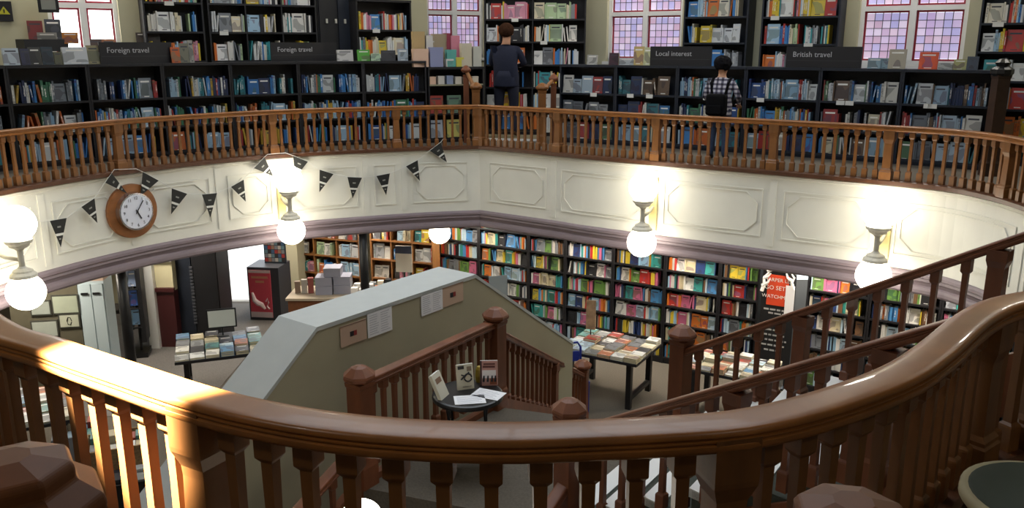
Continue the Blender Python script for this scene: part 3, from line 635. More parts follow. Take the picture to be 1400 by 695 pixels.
for wi, (d, t0, t1, z0, z1) in enumerate(WIN):
    pa, pb = (wl(d, t0, -.12), wl(d, t1, -.12)) if d is DR else (wl(d, t1, -.12), wl(d, t0, -.12))
    e = pb-pa; w = e.length; rz = math.atan2(e.y, e.x)
    win = bpy.data.objects.new(f'window_{wi+1}', None); COL.objects.link(win); win.location = (pa.x, pa.y, 0); win.rotation_euler = (0, 0, rz); struct(win)
    fr = MB(); f_ = .06
    fr.box(0, f_, -.05, .05, z0, z1); fr.box(w-f_, w, -.05, .05, z0, z1); fr.box(0, w, -.05, .05, z0, z0+f_); fr.box(0, w, -.05, .05, z1-f_, z1)
    build('window_frame', fr, white_paint, win)
    mb = MB(); mb.box(w/2-.045, w/2+.045, -.055, .055, z0+f_, z1-f_); build('mullion', mb, white_paint, win)
    zt = z0+(.72 if wi == 0 else .80); mb = MB(); mb.box(f_, w-f_, -.053, .053, zt-.035, zt+.035); build('transom', mb, white_paint, win)
    mb = MB(); mb.box(-.06, w+.06, -.16, .06, z0-.05, z0); build('window_sill', mb, white_paint, win)
    for lx0, lx1 in ((f_, w/2-.045), (w/2+.045, w-f_)):
        for lz0, lz1, rows in ((z0+f_, zt-.035, 6), (zt+.035, z1-f_, 8)):
            bw = .028; rb = MB()
            rb.box(lx0, lx0+bw, -.01, .01, lz0, lz1); rb.box(lx1-bw, lx1, -.01, .01, lz0, lz1); rb.box(lx0+bw, lx1-bw, -.01, .01, lz0, lz0+bw); rb.box(lx0+bw, lx1-bw, -.01, .01, lz1-bw, lz1)
            build('red_border', rb, REDG, win)
            cols = 5 if wi else 1; rows = rows if wi else 1; X0, X1, Z0, Z1 = lx0+bw, lx1-bw, lz0+bw, lz1-bw; g = .007
            if wi:
                ld = MB()
                for i in range(1, cols): x = X0+(X1-X0)*i/cols; ld.box(x-g*.6, x+g*.6, -.012, .012, Z0, Z1)
                for j in range(1, rows): z = Z0+(Z1-Z0)*j/rows; ld.box(X0, X1, -.011, .011, z-g*.6, z+g*.6)
                build('leading', ld, LEAD, win)
            for i in range(cols):
                for j in range(rows):
                    cw, ch = (X1-X0)/cols, (Z1-Z0)/rows
                    p = link('pane', pane_me if wi else pane_cl, win, (X0+cw*i+g*.4, 0, Z0+ch*j+g*.4), scale=(cw-g*.8, 1, ch-g*.8))
                    p.color = R.choice(PANES) if wi else (1, .98, .95, 1)
# notices on the left end of the back wall
def wall_notice(label, px0, px1, py0, py1, d, mm, cat, extra=None, n=.01):
    o0 = wl(d, 0, n); ta_, za = on_wall(px0, py1, o0, d); tb_, zb = on_wall(px1, py0, o0, d)
    q = Vector((o0.x+d[0]*ta_, o0.y+d[1]*ta_)); rz = math.atan2(d[1], d[0]) if d is DR else math.atan2(-d[1], -d[0])
    t = thing('wall_notice', label, cat, (q.x, q.y, za), rz); w, h = abs(tb_-ta_), zb-za
    mb = MB(); mb.box(0, w, -.012, 0, 0, h); build('backing', mb, mm, t); return t, w, h
t, w, h = wall_notice('black hazard notice with a yellow triangle on the cream wall', -4, 15, 2, 29, DL, SIGN, 'sign')
mb = MB(); mb.add([(w*.15, -.016, h*.35), (w*.85, -.016, h*.35), (w*.5, -.016, h*.75)], [(0, 1, 2)]); build('yellow_triangle', mb, mat('hazard_yellow', '#b5b12d', .5), t)
mb = MB(); mb.box(w*.46, w*.54, -.019, -.017, h*.42, h*.6); build('triangle_mark', mb, SIGN, t)
t, w, h = wall_notice('dark framed print hanging at the left edge of the clear window', 53, 78, -12, 17, DL, black_metal, 'picture', n=.3)
mb = MB(); mb.box(.04, w-.04, -.016, -.012, .04, h-.04); build('print', mb, mat('grey_print', '#8a8c86', .7), t)

# ------------------------------------------------------------------ short steps rail behind the far corner
def step_newel(label, px, Y, px2, py2, Y2):
    t = thing('step_rail', label, 'handrail'); p = XY(px, Y, .5)
    mb = MB(); cap_newel(mb, 1.0, .07); nw = build('newel_post', mb, wood, t, (p.x, p.y, 0)); link('newel_cap', cap_mesh(.07, wood), nw, (0, 0, 1.0))
    q = at_Y(px2, py2, Y2); mb = MB(); mb.tube([(p.x, p.y, .86), (q.x, q.y, q.z-.05)], .032, 8); build('sloping_handrail', mb, lightwood, t)
    mb = MB(); cap_newel(mb, q.z, .05); n2 = build('upper_post', mb, wood_dark, t, (q.x, q.y, 0)); link('newel_cap', cap_mesh(.055, wood_dark), n2, (0, 0, q.z+.03))
step_newel('short sloping handrail with newel at the left of the gallery steps', 651, 13.85, 637, 92, 14.05)
step_newel('short sloping handrail with newel at the right of the gallery steps', 741, 13.6, 757, 104, 14.0)
mb = MB(); p, q = XY(662, 14.45, 0), XY(738, 14.3, 0); mb.prism([(p.x, p.y), (q.x, q.y), (q.x+.05, q.y+.7), (p.x-.05, p.y+.7)], .0, .03); st_ = tag(build('low_step', mb, carpet_tan), 'tan carpeted low step where the person in navy stands', 'step')
mb = MB(); mb.prism([(p.x, p.y-.05), (q.x, q.y-.05), (q.x, q.y), (p.x, p.y)], .0, .034); build('nosing', mb, white_paint, st_)
p = XY(1358, 10.45, .5); t = thing('dark_post', 'dark carved newel post at the right end of the low bookcases', 'post', (p.x, p.y, 0))
mb = MB(); cap_newel(mb, 1.35, .085); build('newel_post', mb, mat('very_dark_wood', '#3a2519', .5, noise=.3), t); mb = MB(); mb.lathe([(.1, 1.22), (.13, 1.25), (.13, 1.3), (.07, 1.34), (.09, 1.38), (.05, 1.42), (.01, 1.43)], 10); build('finial', mb, black_metal, t)

# ------------------------------------------------------------------ double globe wall lamps on the gallery front
def sconce(label, path, u, zu=-.27, zl=-1.03, r=.2, out=.36):
    q = path.at(u); t = path.tan(u); n = -nrm(t); rz = math.atan2(n.y, n.x)+PI/2      # local -y points into the well
    s_ = thing('globe_wall_lamp', label, 'lamp', (q.x, q.y, 0), rz, 'double globe lamps on the gallery front')
    mb = MB(); mb.box(-.06, .06, -.035, 0, -.92, -.18); bevel(build('wall_plate', mb, plate_cream, s_), .01)
    zm = (zu+zl)/2
    mb = MB(); mb.tube([(0, -.03, zm+.06), (0, -out*.5, zm+.0), (0, -out, zm-.02)], .022, 8); build('arm', mb, fitting, s_, smooth=True)
    mb = MB(); mb.lathe([(.03, zl+r*.8), (.03, zu-r*.8)], 12, (0, -out, 0)); build('stem', mb, fitting, s_, smooth=True)
    for z, sg, nm in ((zu, -1, 'upper'), (zl, 1, 'lower')):
        k = z+sg*r*.86
        mb = MB(); pr = [(.035, k+sg*.12), (.05, k+sg*.10), (.1, k+sg*.075), (.105, k+sg*.055), (.135, k+sg*.03), (.14, k), (.11, k-sg*.01)]
        mb.lathe(pr if sg < 0 else pr[::-1], 16, (0, -out, 0)); build('gallery_cup', mb, fitting, s_)
        mb = MB(); mb.lathe([(max(.004, r*math.sin(PI*i/12)), -r*math.cos(PI*i/12)) for i in range(13)], 20, (0, -out, z)); build('glass_globe', mb, globe_m, s_, smooth=True)
    return s_
sconce('double globe lamp between the clock and the left frame edge', PL, PL.find_px(-14, 3, 8.5, -.6))
sconce('double globe lamp on the gallery front right of the clock', PL, PL.find_px(384, 0, 6, -.6))
sconce('double globe lamp above the tall dark ground floor bookcases, middle of the gallery front', PR, PR.find_px(894, 3.5, None, -.6))
sconce('double globe lamp nearest the right end, above the rising handrail', PR, PR.find_px(1211, 3.5, None, -.6))
p = at_Y(601, 319, 13.5); t = thing('globe_pendant', 'single globe pendant half hidden behind the cornice', 'lamp', (p.x, p.y, 0))
mb = MB(); mb.lathe([(.004+.175*math.sin(PI*i/12), -.175*math.cos(PI*i/12)) for i in range(13)], 20, (0, 0, p.z)); build('glass_globe', mb, globe_m, t, smooth=True)
mb = MB(); mb.lathe([(.1, p.z+.16), (.1, p.z+.2), (.03, p.z+.24), (.02, -.81)], 12); build('stem', mb, fitting, t)
p = at_Y(494, 712, 4.3); t = thing('globe_post_lamp', 'white globe lamp on a cream collar at the bottom edge below the curved handrail', 'lamp', (p.x, p.y, 0))
mb = MB(); mb.lathe([(.004+.12*math.sin(PI*i/12), -.12*math.cos(PI*i/12)) for i in range(13)], 20, (0, 0, p.z)); build('glass_globe', mb, globe_m, t, smooth=True)
mb = MB(); mb.lathe([(.05, -2.5), (.05, p.z-.16), (.13, p.z-.12), (.135, p.z-.08), (.09, p.z-.075)], 16); build('post_and_collar', mb, cream, t)

# ------------------------------------------------------------------ clock
u = PL.find_px(178, 1, 7, -.5); q = PL.at(u); n = -nrm(PL.tan(u)); rz = math.atan2(n.y, n.x)+PI/2; zc_ = at_Y(178, 288, q.y).z
ck = thing('wall_clock', 'round white faced clock on a round wooden board with chrome rim', 'clock', (q.x, q.y, zc_), rz)
def disc(r0, y0, y1, n=40, r1=None):
    mb = MB(); r1 = r1 or r0
    return mb.loft([[(r0*math.cos(2*PI*k/n), y0, r0*math.sin(2*PI*k/n)) for k in range(n)], [(r1*math.cos(2*PI*k/n), y1, r1*math.sin(2*PI*k/n)) for k in range(n)]])
mb = disc(.40, -.01, 0); build('white_ring', mb, cream, ck)
bevel(build('wood_board', disc(.35, -.07, -.01), mat('clock_wood', '#8a5428', .4, noise=.25, nscale=4, stretch=(1, 1, 3)), ck), .01)
build('bezel', disc(.24, -.14, -.07, r1=.25), mat('chrome', '#c9ccd2', .15, metal=1), ck)
face = build('dial', disc(.218, -.145, -.14), mat('dial_white', '#dcdfeb', .5), ck)
INK = mat('clock_black', '#1c1c22', .5)
for k in range(1, 13):
    a = PI/2-2*PI*k/12; text(str(k), .055, INK, face, (.175*math.cos(a), -.148, .175*math.sin(a)), name='numeral')
for nm, L_, w_, ang in (('hour_hand', .11, .016, 152), ('minute_hand', .165, .012, 36)):
    a = math.radians(ang); mb = MB(); mb.box(-w_/2, w_/2, -.156, -.152, -.03, L_); build(nm, mb, INK, ck, rot=(0, a, 0))
build('hub', disc(.014, -.16, -.15, 12), INK, ck)

# ------------------------------------------------------------------ bunting
FL = [((27, 297), (46, 303), (22, 335)), ((68, 302), (91, 298), (83, 338)), ((111, 283), (129, 271), (133, 305)), ((144, 250), (152, 236), (174, 265)), ((195, 235), (217, 247), (192, 268)), ((234.8, 257.5), (256, 265), (234, 293)), ((276, 266), (296.6, 264), (287.6, 297.5)), ((315.7, 255.6), (333, 245.5), (336, 276)), ((347, 230), (361.4, 215), (373.5, 241)), ((400.7, 213), (421, 221), (404, 243)), ((437, 232), (456, 238), (436.6, 263)), ((475, 242), (495, 243), (482, 271.5)), ((514.5, 240.6), (533, 237), (528, 267)), ((555, 227.5), (571, 219), (574, 247.5)), ((587.5, 206), (602.5, 194.6), (611, 222))]
BK = mat('bunting_black', '#1e1f1d', .7); BW = mat('bunting_white', '#d8d8d2', .7)
bt = thing('bunting', 'string of black pennants with white stripes hung across the gallery front', 'bunting')
def front_pt(px, py, off=.10):
    u = PL.find_px(px, 0, 8.5, -.4); q = PL.at(u)-nrm(PL.tan(u))*off
    for _ in range(2):
        s_ = on_wall(px, py, q, PL.tan(u)); t_ = PL.tan(u); q2 = Vector((q.x+t_.x*s_[0], q.y+t_.y*s_[0])); z = s_[1]
    return Vector((q2.x, q2.y, z))
sp_ = []
for k, (a, b, c) in enumerate(FL):
    A_, B_, C_ = front_pt(*a), front_pt(*b), front_pt(*c, off=.09)
    sp_ += [A_, B_]; nn = (B_-A_).cross(C_-A_).normalized()
    if nn.y > 0: nn = -nn
    g = lambda s_, v: (A_.lerp(B_, s_)).lerp(C_, v)
    def quad(v0, v1, dn, thick=.003, s0=0, s1=1):
        mb = MB(); p4 = [g(s0, v0), g(s1, v0), g(s1, v1), g(s0, v1)]
        return mb.hexa([tuple(p+nn*dn) for p in p4]+[tuple(p+nn*(dn+thick)) for p in p4])
    fl = build('flag', quad(0, .999, 0), BK, bt)
    build('white_stripe', quad(.50, .585, .0035, .001), BW, fl)
    mb = quad(.24, .30, .0035, .001, .36, .64); build('emblem', mb, mat('emblem_grey', '#8f8f8a', .7), fl)
    mb = quad(.68, .73, .0035, .001, .3, .7); build('emblem', mb, MATS['emblem_grey'], fl)
SP = [front_pt(2, 296)]+sp_[:6]+[front_pt(146, 246), front_pt(156, 232, .1), front_pt(186, 231, .1)]+sp_[8:18]+[front_pt(366, 211), front_pt(390, 209)]+sp_[18:30]+[front_pt(606, 190)]
mb = MB(); mb.tube([tuple(p) for p in SP], .004, 5); build('string', mb, BW, bt)

# ------------------------------------------------------------------ ground floor: cast iron columns, added lights
for px, Y, lb in ((168, 10.72, 'black iron column holding up the gallery near the spinner rack'), (497, 12.9, 'black iron column holding up the gallery before the wooden shelves')):
    p = XY(px, Y, -1.6); c_ = thing('iron_column', lb, 'column', (p.x, p.y, GZ))
    mb = MB(); mb.lathe([(.14, 0), (.14, .08), (.09, .14), (.075, .2)], 14); build('base', mb, black_metal, c_)
    mb = MB(); mb.lathe([(.072, .2), (.066, 2.2)], 14); build('shaft', mb, black_metal, c_, smooth=True)
    mb = MB(); mb.lathe([(.066, 2.2), (.1, 2.25), (.1, 2.3), (.16, 2.38), (.16, 2.40)], 14); build('capital', mb, black_metal, c_)
def down_light(k, x, y, power, size=.7, col=(1, .9, .76)):  # unseen lamps added behind the cornice to brighten the ground floor
    t = thing('added_soffit_light', f'unseen flat round soffit light added for the ground floor, {ordn(k)} around the well', 'lamp', (x, y, -.8), group='added ceiling lights under the gallery')
    mb = MB(); mb.lathe([(.26, 0), (.27, -.03), (.24, -.05)], 20); build('rim', mb, white_paint, t)
    l = bpy.data.lights.new('lamp_light', 'AREA'); l.shape = 'DISK'; l.size = .45; l.energy = power; l.color = col
    lo = bpy.data.objects.new('lamp_light', l); COL.objects.link(lo); lo.parent = t; lo.location = (0, 0, -.06)

SD = Vector((.8602, -.51)); SO = Vector((2.2, 12.3)); SRZ = math.atan2(SD.y, SD.x)
for k, (tt, off) in enumerate(((-2.9, -.12), (-1.2, -.16), (.6, -.2), (2.4, -.25), (4.2, -.3))):
    q = SO+SD*tt+Vector((.51, .8602))*off; down_light(k+1, q.x, q.y, 30)
for k, (x, y, pw) in enumerate(((-2.6, 13.9, 34), (-4.2, 14.6, 24), (-6.5, 10.4, 42), (-7.0, 7.2, 14), (-5.75, 12.2, 34), (7.0, 7.0, 16), (0.0, -.8, 12))): down_light(k+6, x, y, pw)
for k, (x, y, pw) in enumerate(((-6.0, 12.3, 22), (-3.0, 14.3, 20), (2.2, 14.4, 20), (5.2, 12.4, 22), (7.4, 10.4, 18), (-8.0, 10.4, 18), (-3.6, .4, 12), (3.4, -.6, 7))):  # last two, beside the camera, are added to brighten the near balusters
    t = thing('gallery_ceiling_light', f'unseen round ceiling light high above the gallery shelves, {ordn(k+1)} of eight', 'lamp', (x, y, 4.4), group='ceiling lights above the gallery')
    mb = MB(); mb.lathe([(.02, .6), (.02, .06), (.3, .04), (.32, -.02), (.28, -.03)], 20); build('shade', mb, white_paint, t)
    l = bpy.data.lights.new('lamp_light', 'AREA'); l.shape = 'DISK'; l.size = .5; l.energy = pw*2.2; l.color = (1, .95, .86)
    lo = bpy.data.objects.new('lamp_light', l); COL.objects.link(lo); lo.parent = t; lo.location = (0, 0, -.04)

# ------------------------------------------------------------------ ground floor: wall of tall dark bookcases
def tS(px, y=400): return on_wall(px, y, SO, SD)[0]
EDG = [600, 655, 722, 772, 837, 908, 983, 1038]
ZG = [GZ+.1+.28*i for i in range(8)]
def ground_bay(px0, px1, where, label):
    t0, t1 = tS(px0), tS(px1); a = SO+SD*t0; w = t1-t0-.004
    bookcase('tall_bookcase', label, a, SRZ, w, GZ, -.84, ZG, .26, black, 'tall dark bookcases on the ground floor')
    for j, z in enumerate(ZG):
        y = proj((a.x, a.y, z))[1]
        fill('ground', a, SRZ, .03, w-.03, z, .25, f'{ordn(8-j)} shelf down, {where}', 'fict', 'paperback', .17, .175, .215, .012, .030, .15, gap=.03, weight=1 if j > 0 else .6)
for i in range(len(EDG)-1):
    k = len(EDG)-1-i
    ground_bay(EDG[i], EDG[i+1], f'{ordn(k)} tall bay left of banner', f'tall black ground floor bookcase, {ordn(k)} left of the black banner')
for i, (p0, p1) in enumerate(((1103, 1190), (1190, 1290), (1290, 1400))):
    ground_bay(p0, p1, f'{ordn(i+1)} tall bay right of banner', f'tall black ground floor bookcase, {ordn(i+1)} right of the black banner')
# black promotional banner between the bookcases
t0, t1 = tS(1042), tS(1088); a = SO+SD*t0+Vector((-.51, -.86))*.03; w = t1-t0
bn = thing('promotional_banner', 'black banner with an orange red panel and white branches between bookcases', 'banner', (a.x, a.y, GZ), SRZ)
BB = mat('banner_black', '#0f0f12', .6); OR = mat('banner_orange', '#d8461f', .6); BWt = mat('banner_white', '#e3e1dc', .6)
mb = MB(); mb.box(0, w, 0, .02, .12, 2.36); build('panel', mb, BB, bn)
for x in (.05, w-.05): mb = MB(); mb.box(x-.02, x+.02, -.12, .14, 0, .03); mb.box(x-.015, x+.015, 0, .02, .02, .14); build('foot', mb, black_metal, bn)
zt = at_z  # heights read along the banner
def bz(py, px=1060): return on_wall(px, py, a, SD)[1]-GZ
mb = MB(); mb.box(w*.16, w*.80, -.004, 0, bz(418), bz(376)); rp = build('red_panel', mb, OR, bn)
for s_, py, sz in (('HARPER LEE', 383, .072), ('GO SET A', 394, .085), ('WATCHMAN', 406, .072)): text(s_, sz, BWt, bn, (w*.48, -.006, bz(py)))
def blob(cx_, cz_, pts): mb = MB(); mb.tube([(cx_+x, -.004, cz_+z) for x, z in pts], [.028-.018*i/(len(pts)-1) for i in range(len(pts))], 5); build('white_branch', mb, BWt, bn)
zb = bz(372)
for pts in ([(0, -.3), (.03, -.2), (.02, -.1), (.08, -.02), (.06, .05)], [(.02, -.1), (.07, -.08), (.11, -.03)], [(.0, -.22), (.08, -.16), (.1, -.11)], [(.06, 0), (.16, .05), (.24, .04), (.32, .07)], [(.3, .06), (.4, .05), (.46, .0)], [(w-.03, -.22), (w-.06, -.12), (w-.03, -.05), (w-.08, .02)], [(w-.05, -.1), (w-.12, -.06), (w-.14, .0)]): blob(0, zb, pts)
for i, (py, f0, f1) in enumerate(((424, .1, .8), (429, .25, .75), (452, .2, .7), (459, .15, .8), (466, .2, .85), (473, .1, .8), (480, .2, .6))):
    mb = MB(); z = bz(py); x = w*f0
    while x < w*f1: L_ = R.uniform(.03, .09); mb.box(x, min(x+L_, w*f1), -.003, 0, z-.012, z+.012); x += L_+.018
    build('text_line', mb, mat('banner_text', '#a9a8a6', .6), bn)
t = thing('paper_notice', 'white paper sheet pinned over the orange banner panel', 'paper', (*loc2(a, SRZ, w*.72, -.012), GZ+bz(428)), SRZ)
mb = MB(); mb.box(0, w*.27, -.003, 0, 0, bz(388)-bz(428)); build('sheet', mb, paper, t)

# ------------------------------------------------------------------ display tables
def display_table(label, c, rz, w, d, zt, ztop_m=black, books=True, where='', hs=.72, nx=6, ny=5, group='display tables on the ground floor', lo=GZ):
    t = thing('display_table', label, 'table', (c[0], c[1], lo), rz, group); h = zt-lo
    mb = MB(); mb.box(-w/2, w/2, -d/2, d/2, h-.04, h); bevel(build('table_top', mb, ztop_m, t), .005)
    for x in (-1, 1):
        for y in (-1, 1): mb = MB(); mb.box(x*w*.38-.035, x*w*.38+.035, y*d*.38-.035, y*d*.38+.035, 0, h-.04); build('leg', mb, black_metal, t)
    for x in (-1, 1): mb = MB(); mb.box(x*w*.38-.03, x*w*.38+.03, -d*.38+.035, d*.38-.035, .12, .17); build('stretcher', mb, black_metal, t)
    if books:
        for i in range(nx):
            for j in range(ny):
                cx_, cy_ = -w/2+w*(i+.5)/nx, -d/2+d*(j+.5)/ny; nst = R.choice([1, 1, 2, 2, 3]); z = zt
                bw, bd = w/nx*R.uniform(.88, .985), d/ny*R.uniform(.85, .985); nm, hx = R.choice(PAL['table'])
                for k in range(nst):
                    th = R.uniform(.015, .03); X, Y = loc2(c, rz, cx_-bw/2, cy_-bd/2)
                    if k < nst-1: add_book('table', (X, Y, z), rz, (bw, bd, th), hx, f'{nm} book, {ordn(nst-k)} from top of pile {ordn(j+1)} row {ordn(i+1)} column, {where}', 'flat', weight=.5)
                    else: add_book('table', (X, Y, z), rz+R.uniform(-.05, .05), (bw, bd, th), hx, f'{nm} book topping the pile in {ordn(j+1)} row {ordn(i+1)} column, {where}', 'flat', weight=1.5)
                    z += th+.001
    return t
display_table('dark display table covered in books beside the poster wall end', (1.38, 11.08), -.53, 1.15, .95, -2.5, where='table before dark bookcases')
display_table('dark display table of books behind the rising handrails', (2.9, 10.35), -.53, 1.1, .8, -2.5, where='table behind rising handrails')
display_table('dark display table of books in front of the street doorway', (-4.1, 11.12), .35, 1.15, 1.0, -2.5, where='table before street doorway', nx=6, ny=4)
display_table('dark display table of books seen through the left balusters', tuple(at_z(25, 560, -2.5))[:2], .5, 1.2, 1.2, -2.5, where='table behind left balusters', nx=5, ny=4)
p = at_z(302, 430, -2.35); t = thing('table_sign', 'small framed white sign standing on the doorway book table', 'sign', (-4.1, 11.3, -2.42), .3)
mb = MB(); mb.box(-.2, .2, -.01, .01, .12, .4); build('frame', mb, black_metal, t); mb = MB(); mb.box(-.18, .18, -.014, -.01, .14, .38); build('sheet', mb, mat('sign_sheet', '#c3c6bd', .7), t); mb = MB(); mb.box(-.01, .01, -.01, .01, 0, .12); mb.box(-.08, .08, -.05, .05, 0, .01); build('stand', mb, black_metal, t)
t = thing('picture_stand', 'thin stand holding a tall pale card on the bookcase table', 'card stand', (1.12, 11.35, -2.49), -.4)
mb = MB(); mb.box(-.006, .006, -.006, .006, 0, .2); mb.box(-.05, .05, -.03, .03, 0, .008); build('stem', mb, black_metal, t); mb = MB(); mb.box(-.07, .07, -.01, 0, .15, .58); build('card', mb, mat('tan_card', '#a58462', .7, noise=.5, nscale=8), t)
# blue chair tucked beside the table
p = at_z(787, 520, GZ+.3); p = Vector((.80, 10.55)); ch = thing('blue_chair', 'blue metal framed chair beside the book table', 'chair', (p.x, p.y, GZ), .2)
BL = mat('chair_blue', '#1c2f86', .4)
mb = MB(); mb.box(-.2, .2, -.2, .2, .43, .46); bevel(build('seat', mb, BL, ch), .01)
for x in (-.18, .18):
    mb = MB(); mb.tube([(x, -.2, 0), (x, -.19, .45)], .014, 8); build('leg', mb, BL, ch); mb = MB(); mb.tube([(x, .2, 0), (x, .19, .45)], .014, 8); build('leg', mb, BL, ch)
mb = MB(); mb.tube([(-.18, .19, .45), (-.18, .22, .8), (-.14, .23, .86), (.14, .23, .86), (.18, .22, .8), (.18, .19, .45)], .016, 8); build('back_frame', mb, BL, ch)
mb = MB(); mb.box(-.16, .16, .205, .225, .6, .74); build('backrest', mb, BL, ch)

# ------------------------------------------------------------------ round table on the half landing
p = Vector((-.32, 5.66)); rt = thing('round_table', 'round black side table on the half landing', 'table', (p.x, p.y, LZ))
mb = MB(); mb.lathe([(.24, .58), (.258, .585), (.26, .60), (.255, .615), (.24, .62), (.01, .62)], 40); build('table_top', mb, mat('table_black', '#141416', .35), rt)
for k in range(4):
    a = PI/4+k*PI/2; mb = MB(); mb.tube([(.19*math.cos(a), .19*math.sin(a), .58), (.17*math.cos(a), .17*math.sin(a), .25), (.21*math.cos(a), .21*math.sin(a), 0)], .022, 8); build('leg', mb, black_metal, rt)
mb = MB(); mb.lathe([(.15, .14), (.16, .15), (.15, .165)], 24); build('lower_shelf', mb, black_metal, rt)
tz = LZ+.62
def cover_book(label, c, rz, w, h, th, hx, tilt, art):
    b = thing('standing_book', label, 'book', (c[0], c[1], tz), rz)
    inner = bpy.data.objects.new('cover', None)
    me = MB(); me.box(-w/2, w/2, 0, th, 0, h); o = build('cover', me, mat('cover_'+hx[1:], hx, .45), b, rot=(-tilt, 0, 0))
    me = MB(); me.box(-w/2+.004, w/2+.001, .003, th-.003, .003, h+.001); build('pages', me, card, o)
    for nm, x0, x1, z0, z1, c_ in art: me = MB(); me.box(-w/2+x0*w, -w/2+x1*w, -.002, 0, z0*h, z1*h); build(nm, me, mat('print_'+c_[1:], c_, .5), o)
    return b, o
b, o = cover_book('cream book with a black twisted figure standing on the round table', (-.335, 5.72), .35, .125, .185, .022, '#cfc9b4', .2, [('title_patch', .08, .45, .82, .95, '#3a3836'), ('author_patch', .62, .9, .72, .9, '#8a7a66'), ('caption', .3, .85, .1, .13, '#8f8b7d')])
mb = MB(); mb.tube([(.02+.028*math.cos(a*.5), -.003, .085+.028*math.sin(a*.5)) for a in range(13)], .006, 5); mb.tube([(-.03, -.003, .11), (0, -.003, .1), (.03, -.003, .125)], .005, 5); mb.tube([(-.035, -.003, .075), (.0, -.003, .105)], .006, 5); build('twisted_figure', mb, INK, o)
b, o = cover_book('pink and white book with dark silhouettes standing on the round table', (-.17, 5.79), .05, .13, .185, .02, '#b98a80', .2, [('white_patch', .12, .9, .3, .62, '#d9d3d3'), ('title_patch', .15, .85, .72, .8, '#5b2f2c'), ('title_patch', .2, .85, .84, .9, '#5b2f2c'), ('dark_border', 0, .1, 0, 1, '#3b2025'), ('red_patch', .55, .95, .05, .3, '#8f4a2b')])
for x in (-.04, -.01, .02, .045): mb = MB(); mb.tube([(x, -.003, .03), (x+.004, -.003, .075)], [.009, .005], 6); build('silhouette', mb, INK, o)
b, o = cover_book('cream book seen edge on at the left of the round table', (-.475, 5.58), 1.2, .125, .19, .026, '#d6d2c0', .42, [('title_patch', .2, .8, .6, .8, '#8a6b55')])
for lb, c, rz in (('white leaflet at the front of the round table', (-.30, 5.535), .15), ('white leaflet at the right of the round table', (-.17, 5.63), -.45)):
    t = thing('leaflet', lb, 'paper', (c[0], c[1], tz+.001), rz); mb = MB(); mb.box(-.11, .11, -.075, .075, 0, .0015); build('sheet', mb, paper, t)
    mb = MB()
    for i in range(6): mb.box(-.09, R.uniform(.05, .09), -.055+i*.02, -.05+i*.02, .0016, .002)
    build('text_line', mb, mat('print_grey', '#b9bac2', .7), t)
mb = MB(); mb.lathe([(.03, 0), (.035, .05), (.03, .1), (.02, .12)], 12); yb = build('tin', mb, mat('yellow_tin', '#8f7a1f', .5), None, (-.24, 5.87, tz)); tag(yb, 'small mustard yellow tin behind the standing books on the round table', 'tin')

# ------------------------------------------------------------------ notices on the plaster wall
def poster(label, t, z, w, h, m, name='poster', land=False):
    q = W1+WD*t-WN*.004; o = thing(name, label, 'poster', (q.x, q.y, z), math.atan2(WD.y, WD.x)); mb = MB(); mb.box(0, w, -.004, 0, 0, h); build('sheet', mb, m, o)
    if land:
        mb = MB(); mb.box(w*.36, w*.5, -.006, -.004, h*.38, h*.62); build('picture', mb, INK, o); mb = MB(); mb.box(w*.5, w*.62, -.006, -.004, h*.38, h*.62); build('picture', mb, mat('poster_red', '#8f2f2b', .6), o)
        mb = MB(); mb.box(.0, w, -.006, -.004, h*.95, h); build('header', mb, mat('poster_head', '#8a6f5c', .6), o)
    else:
        for cx_ in (.08, .54):
            mb = MB()
            for i in range(9): mb.box(w*cx_, w*(cx_+.38*R.uniform(.7, 1)), -.0055, -.004, h*(.1+i*.09), h*(.1+i*.09)+.005)
            build('text_block', mb, MATS['print_grey'], o)
    return o
PK = mat('poster_pink', '#c0a48e', .7)
def wt(px, py): return on_wall(px, py, W1-WN*.004, WD)
for lb, px0, px1, py, hh, m, land in (('pink poster with a small dark and red picture, left end of the plaster wall', 466, 501, 476, .175, PK, True), ('white printed notice, left of the two on the plaster wall', 503, 536, 463, .225, paper, False),
                                  ('white printed notice, right of the two on the plaster wall', 576, 605, 433, .205, paper, False), ('pink poster with a small dark and red picture, right end of the plaster wall', 605, 633, 421, .185, PK, True)):
    t0, z0 = wt(px0, py); t1, _ = wt(px1, py-14); poster(lb, t0, z0, t1-t0, hh, m, land=land)
# grey card peeping over the wall's far slope
p = at_Y(681, 392, 9.4); t = tag(build('grey_card', MB().box(-.11, .11, 0, .01, -.12, .13), mat('card_grey', '#9aa0a0', .7), None, (p.x, p.y, p.z), .3), 'grey card standing above the right slope of the plaster wall', 'card')

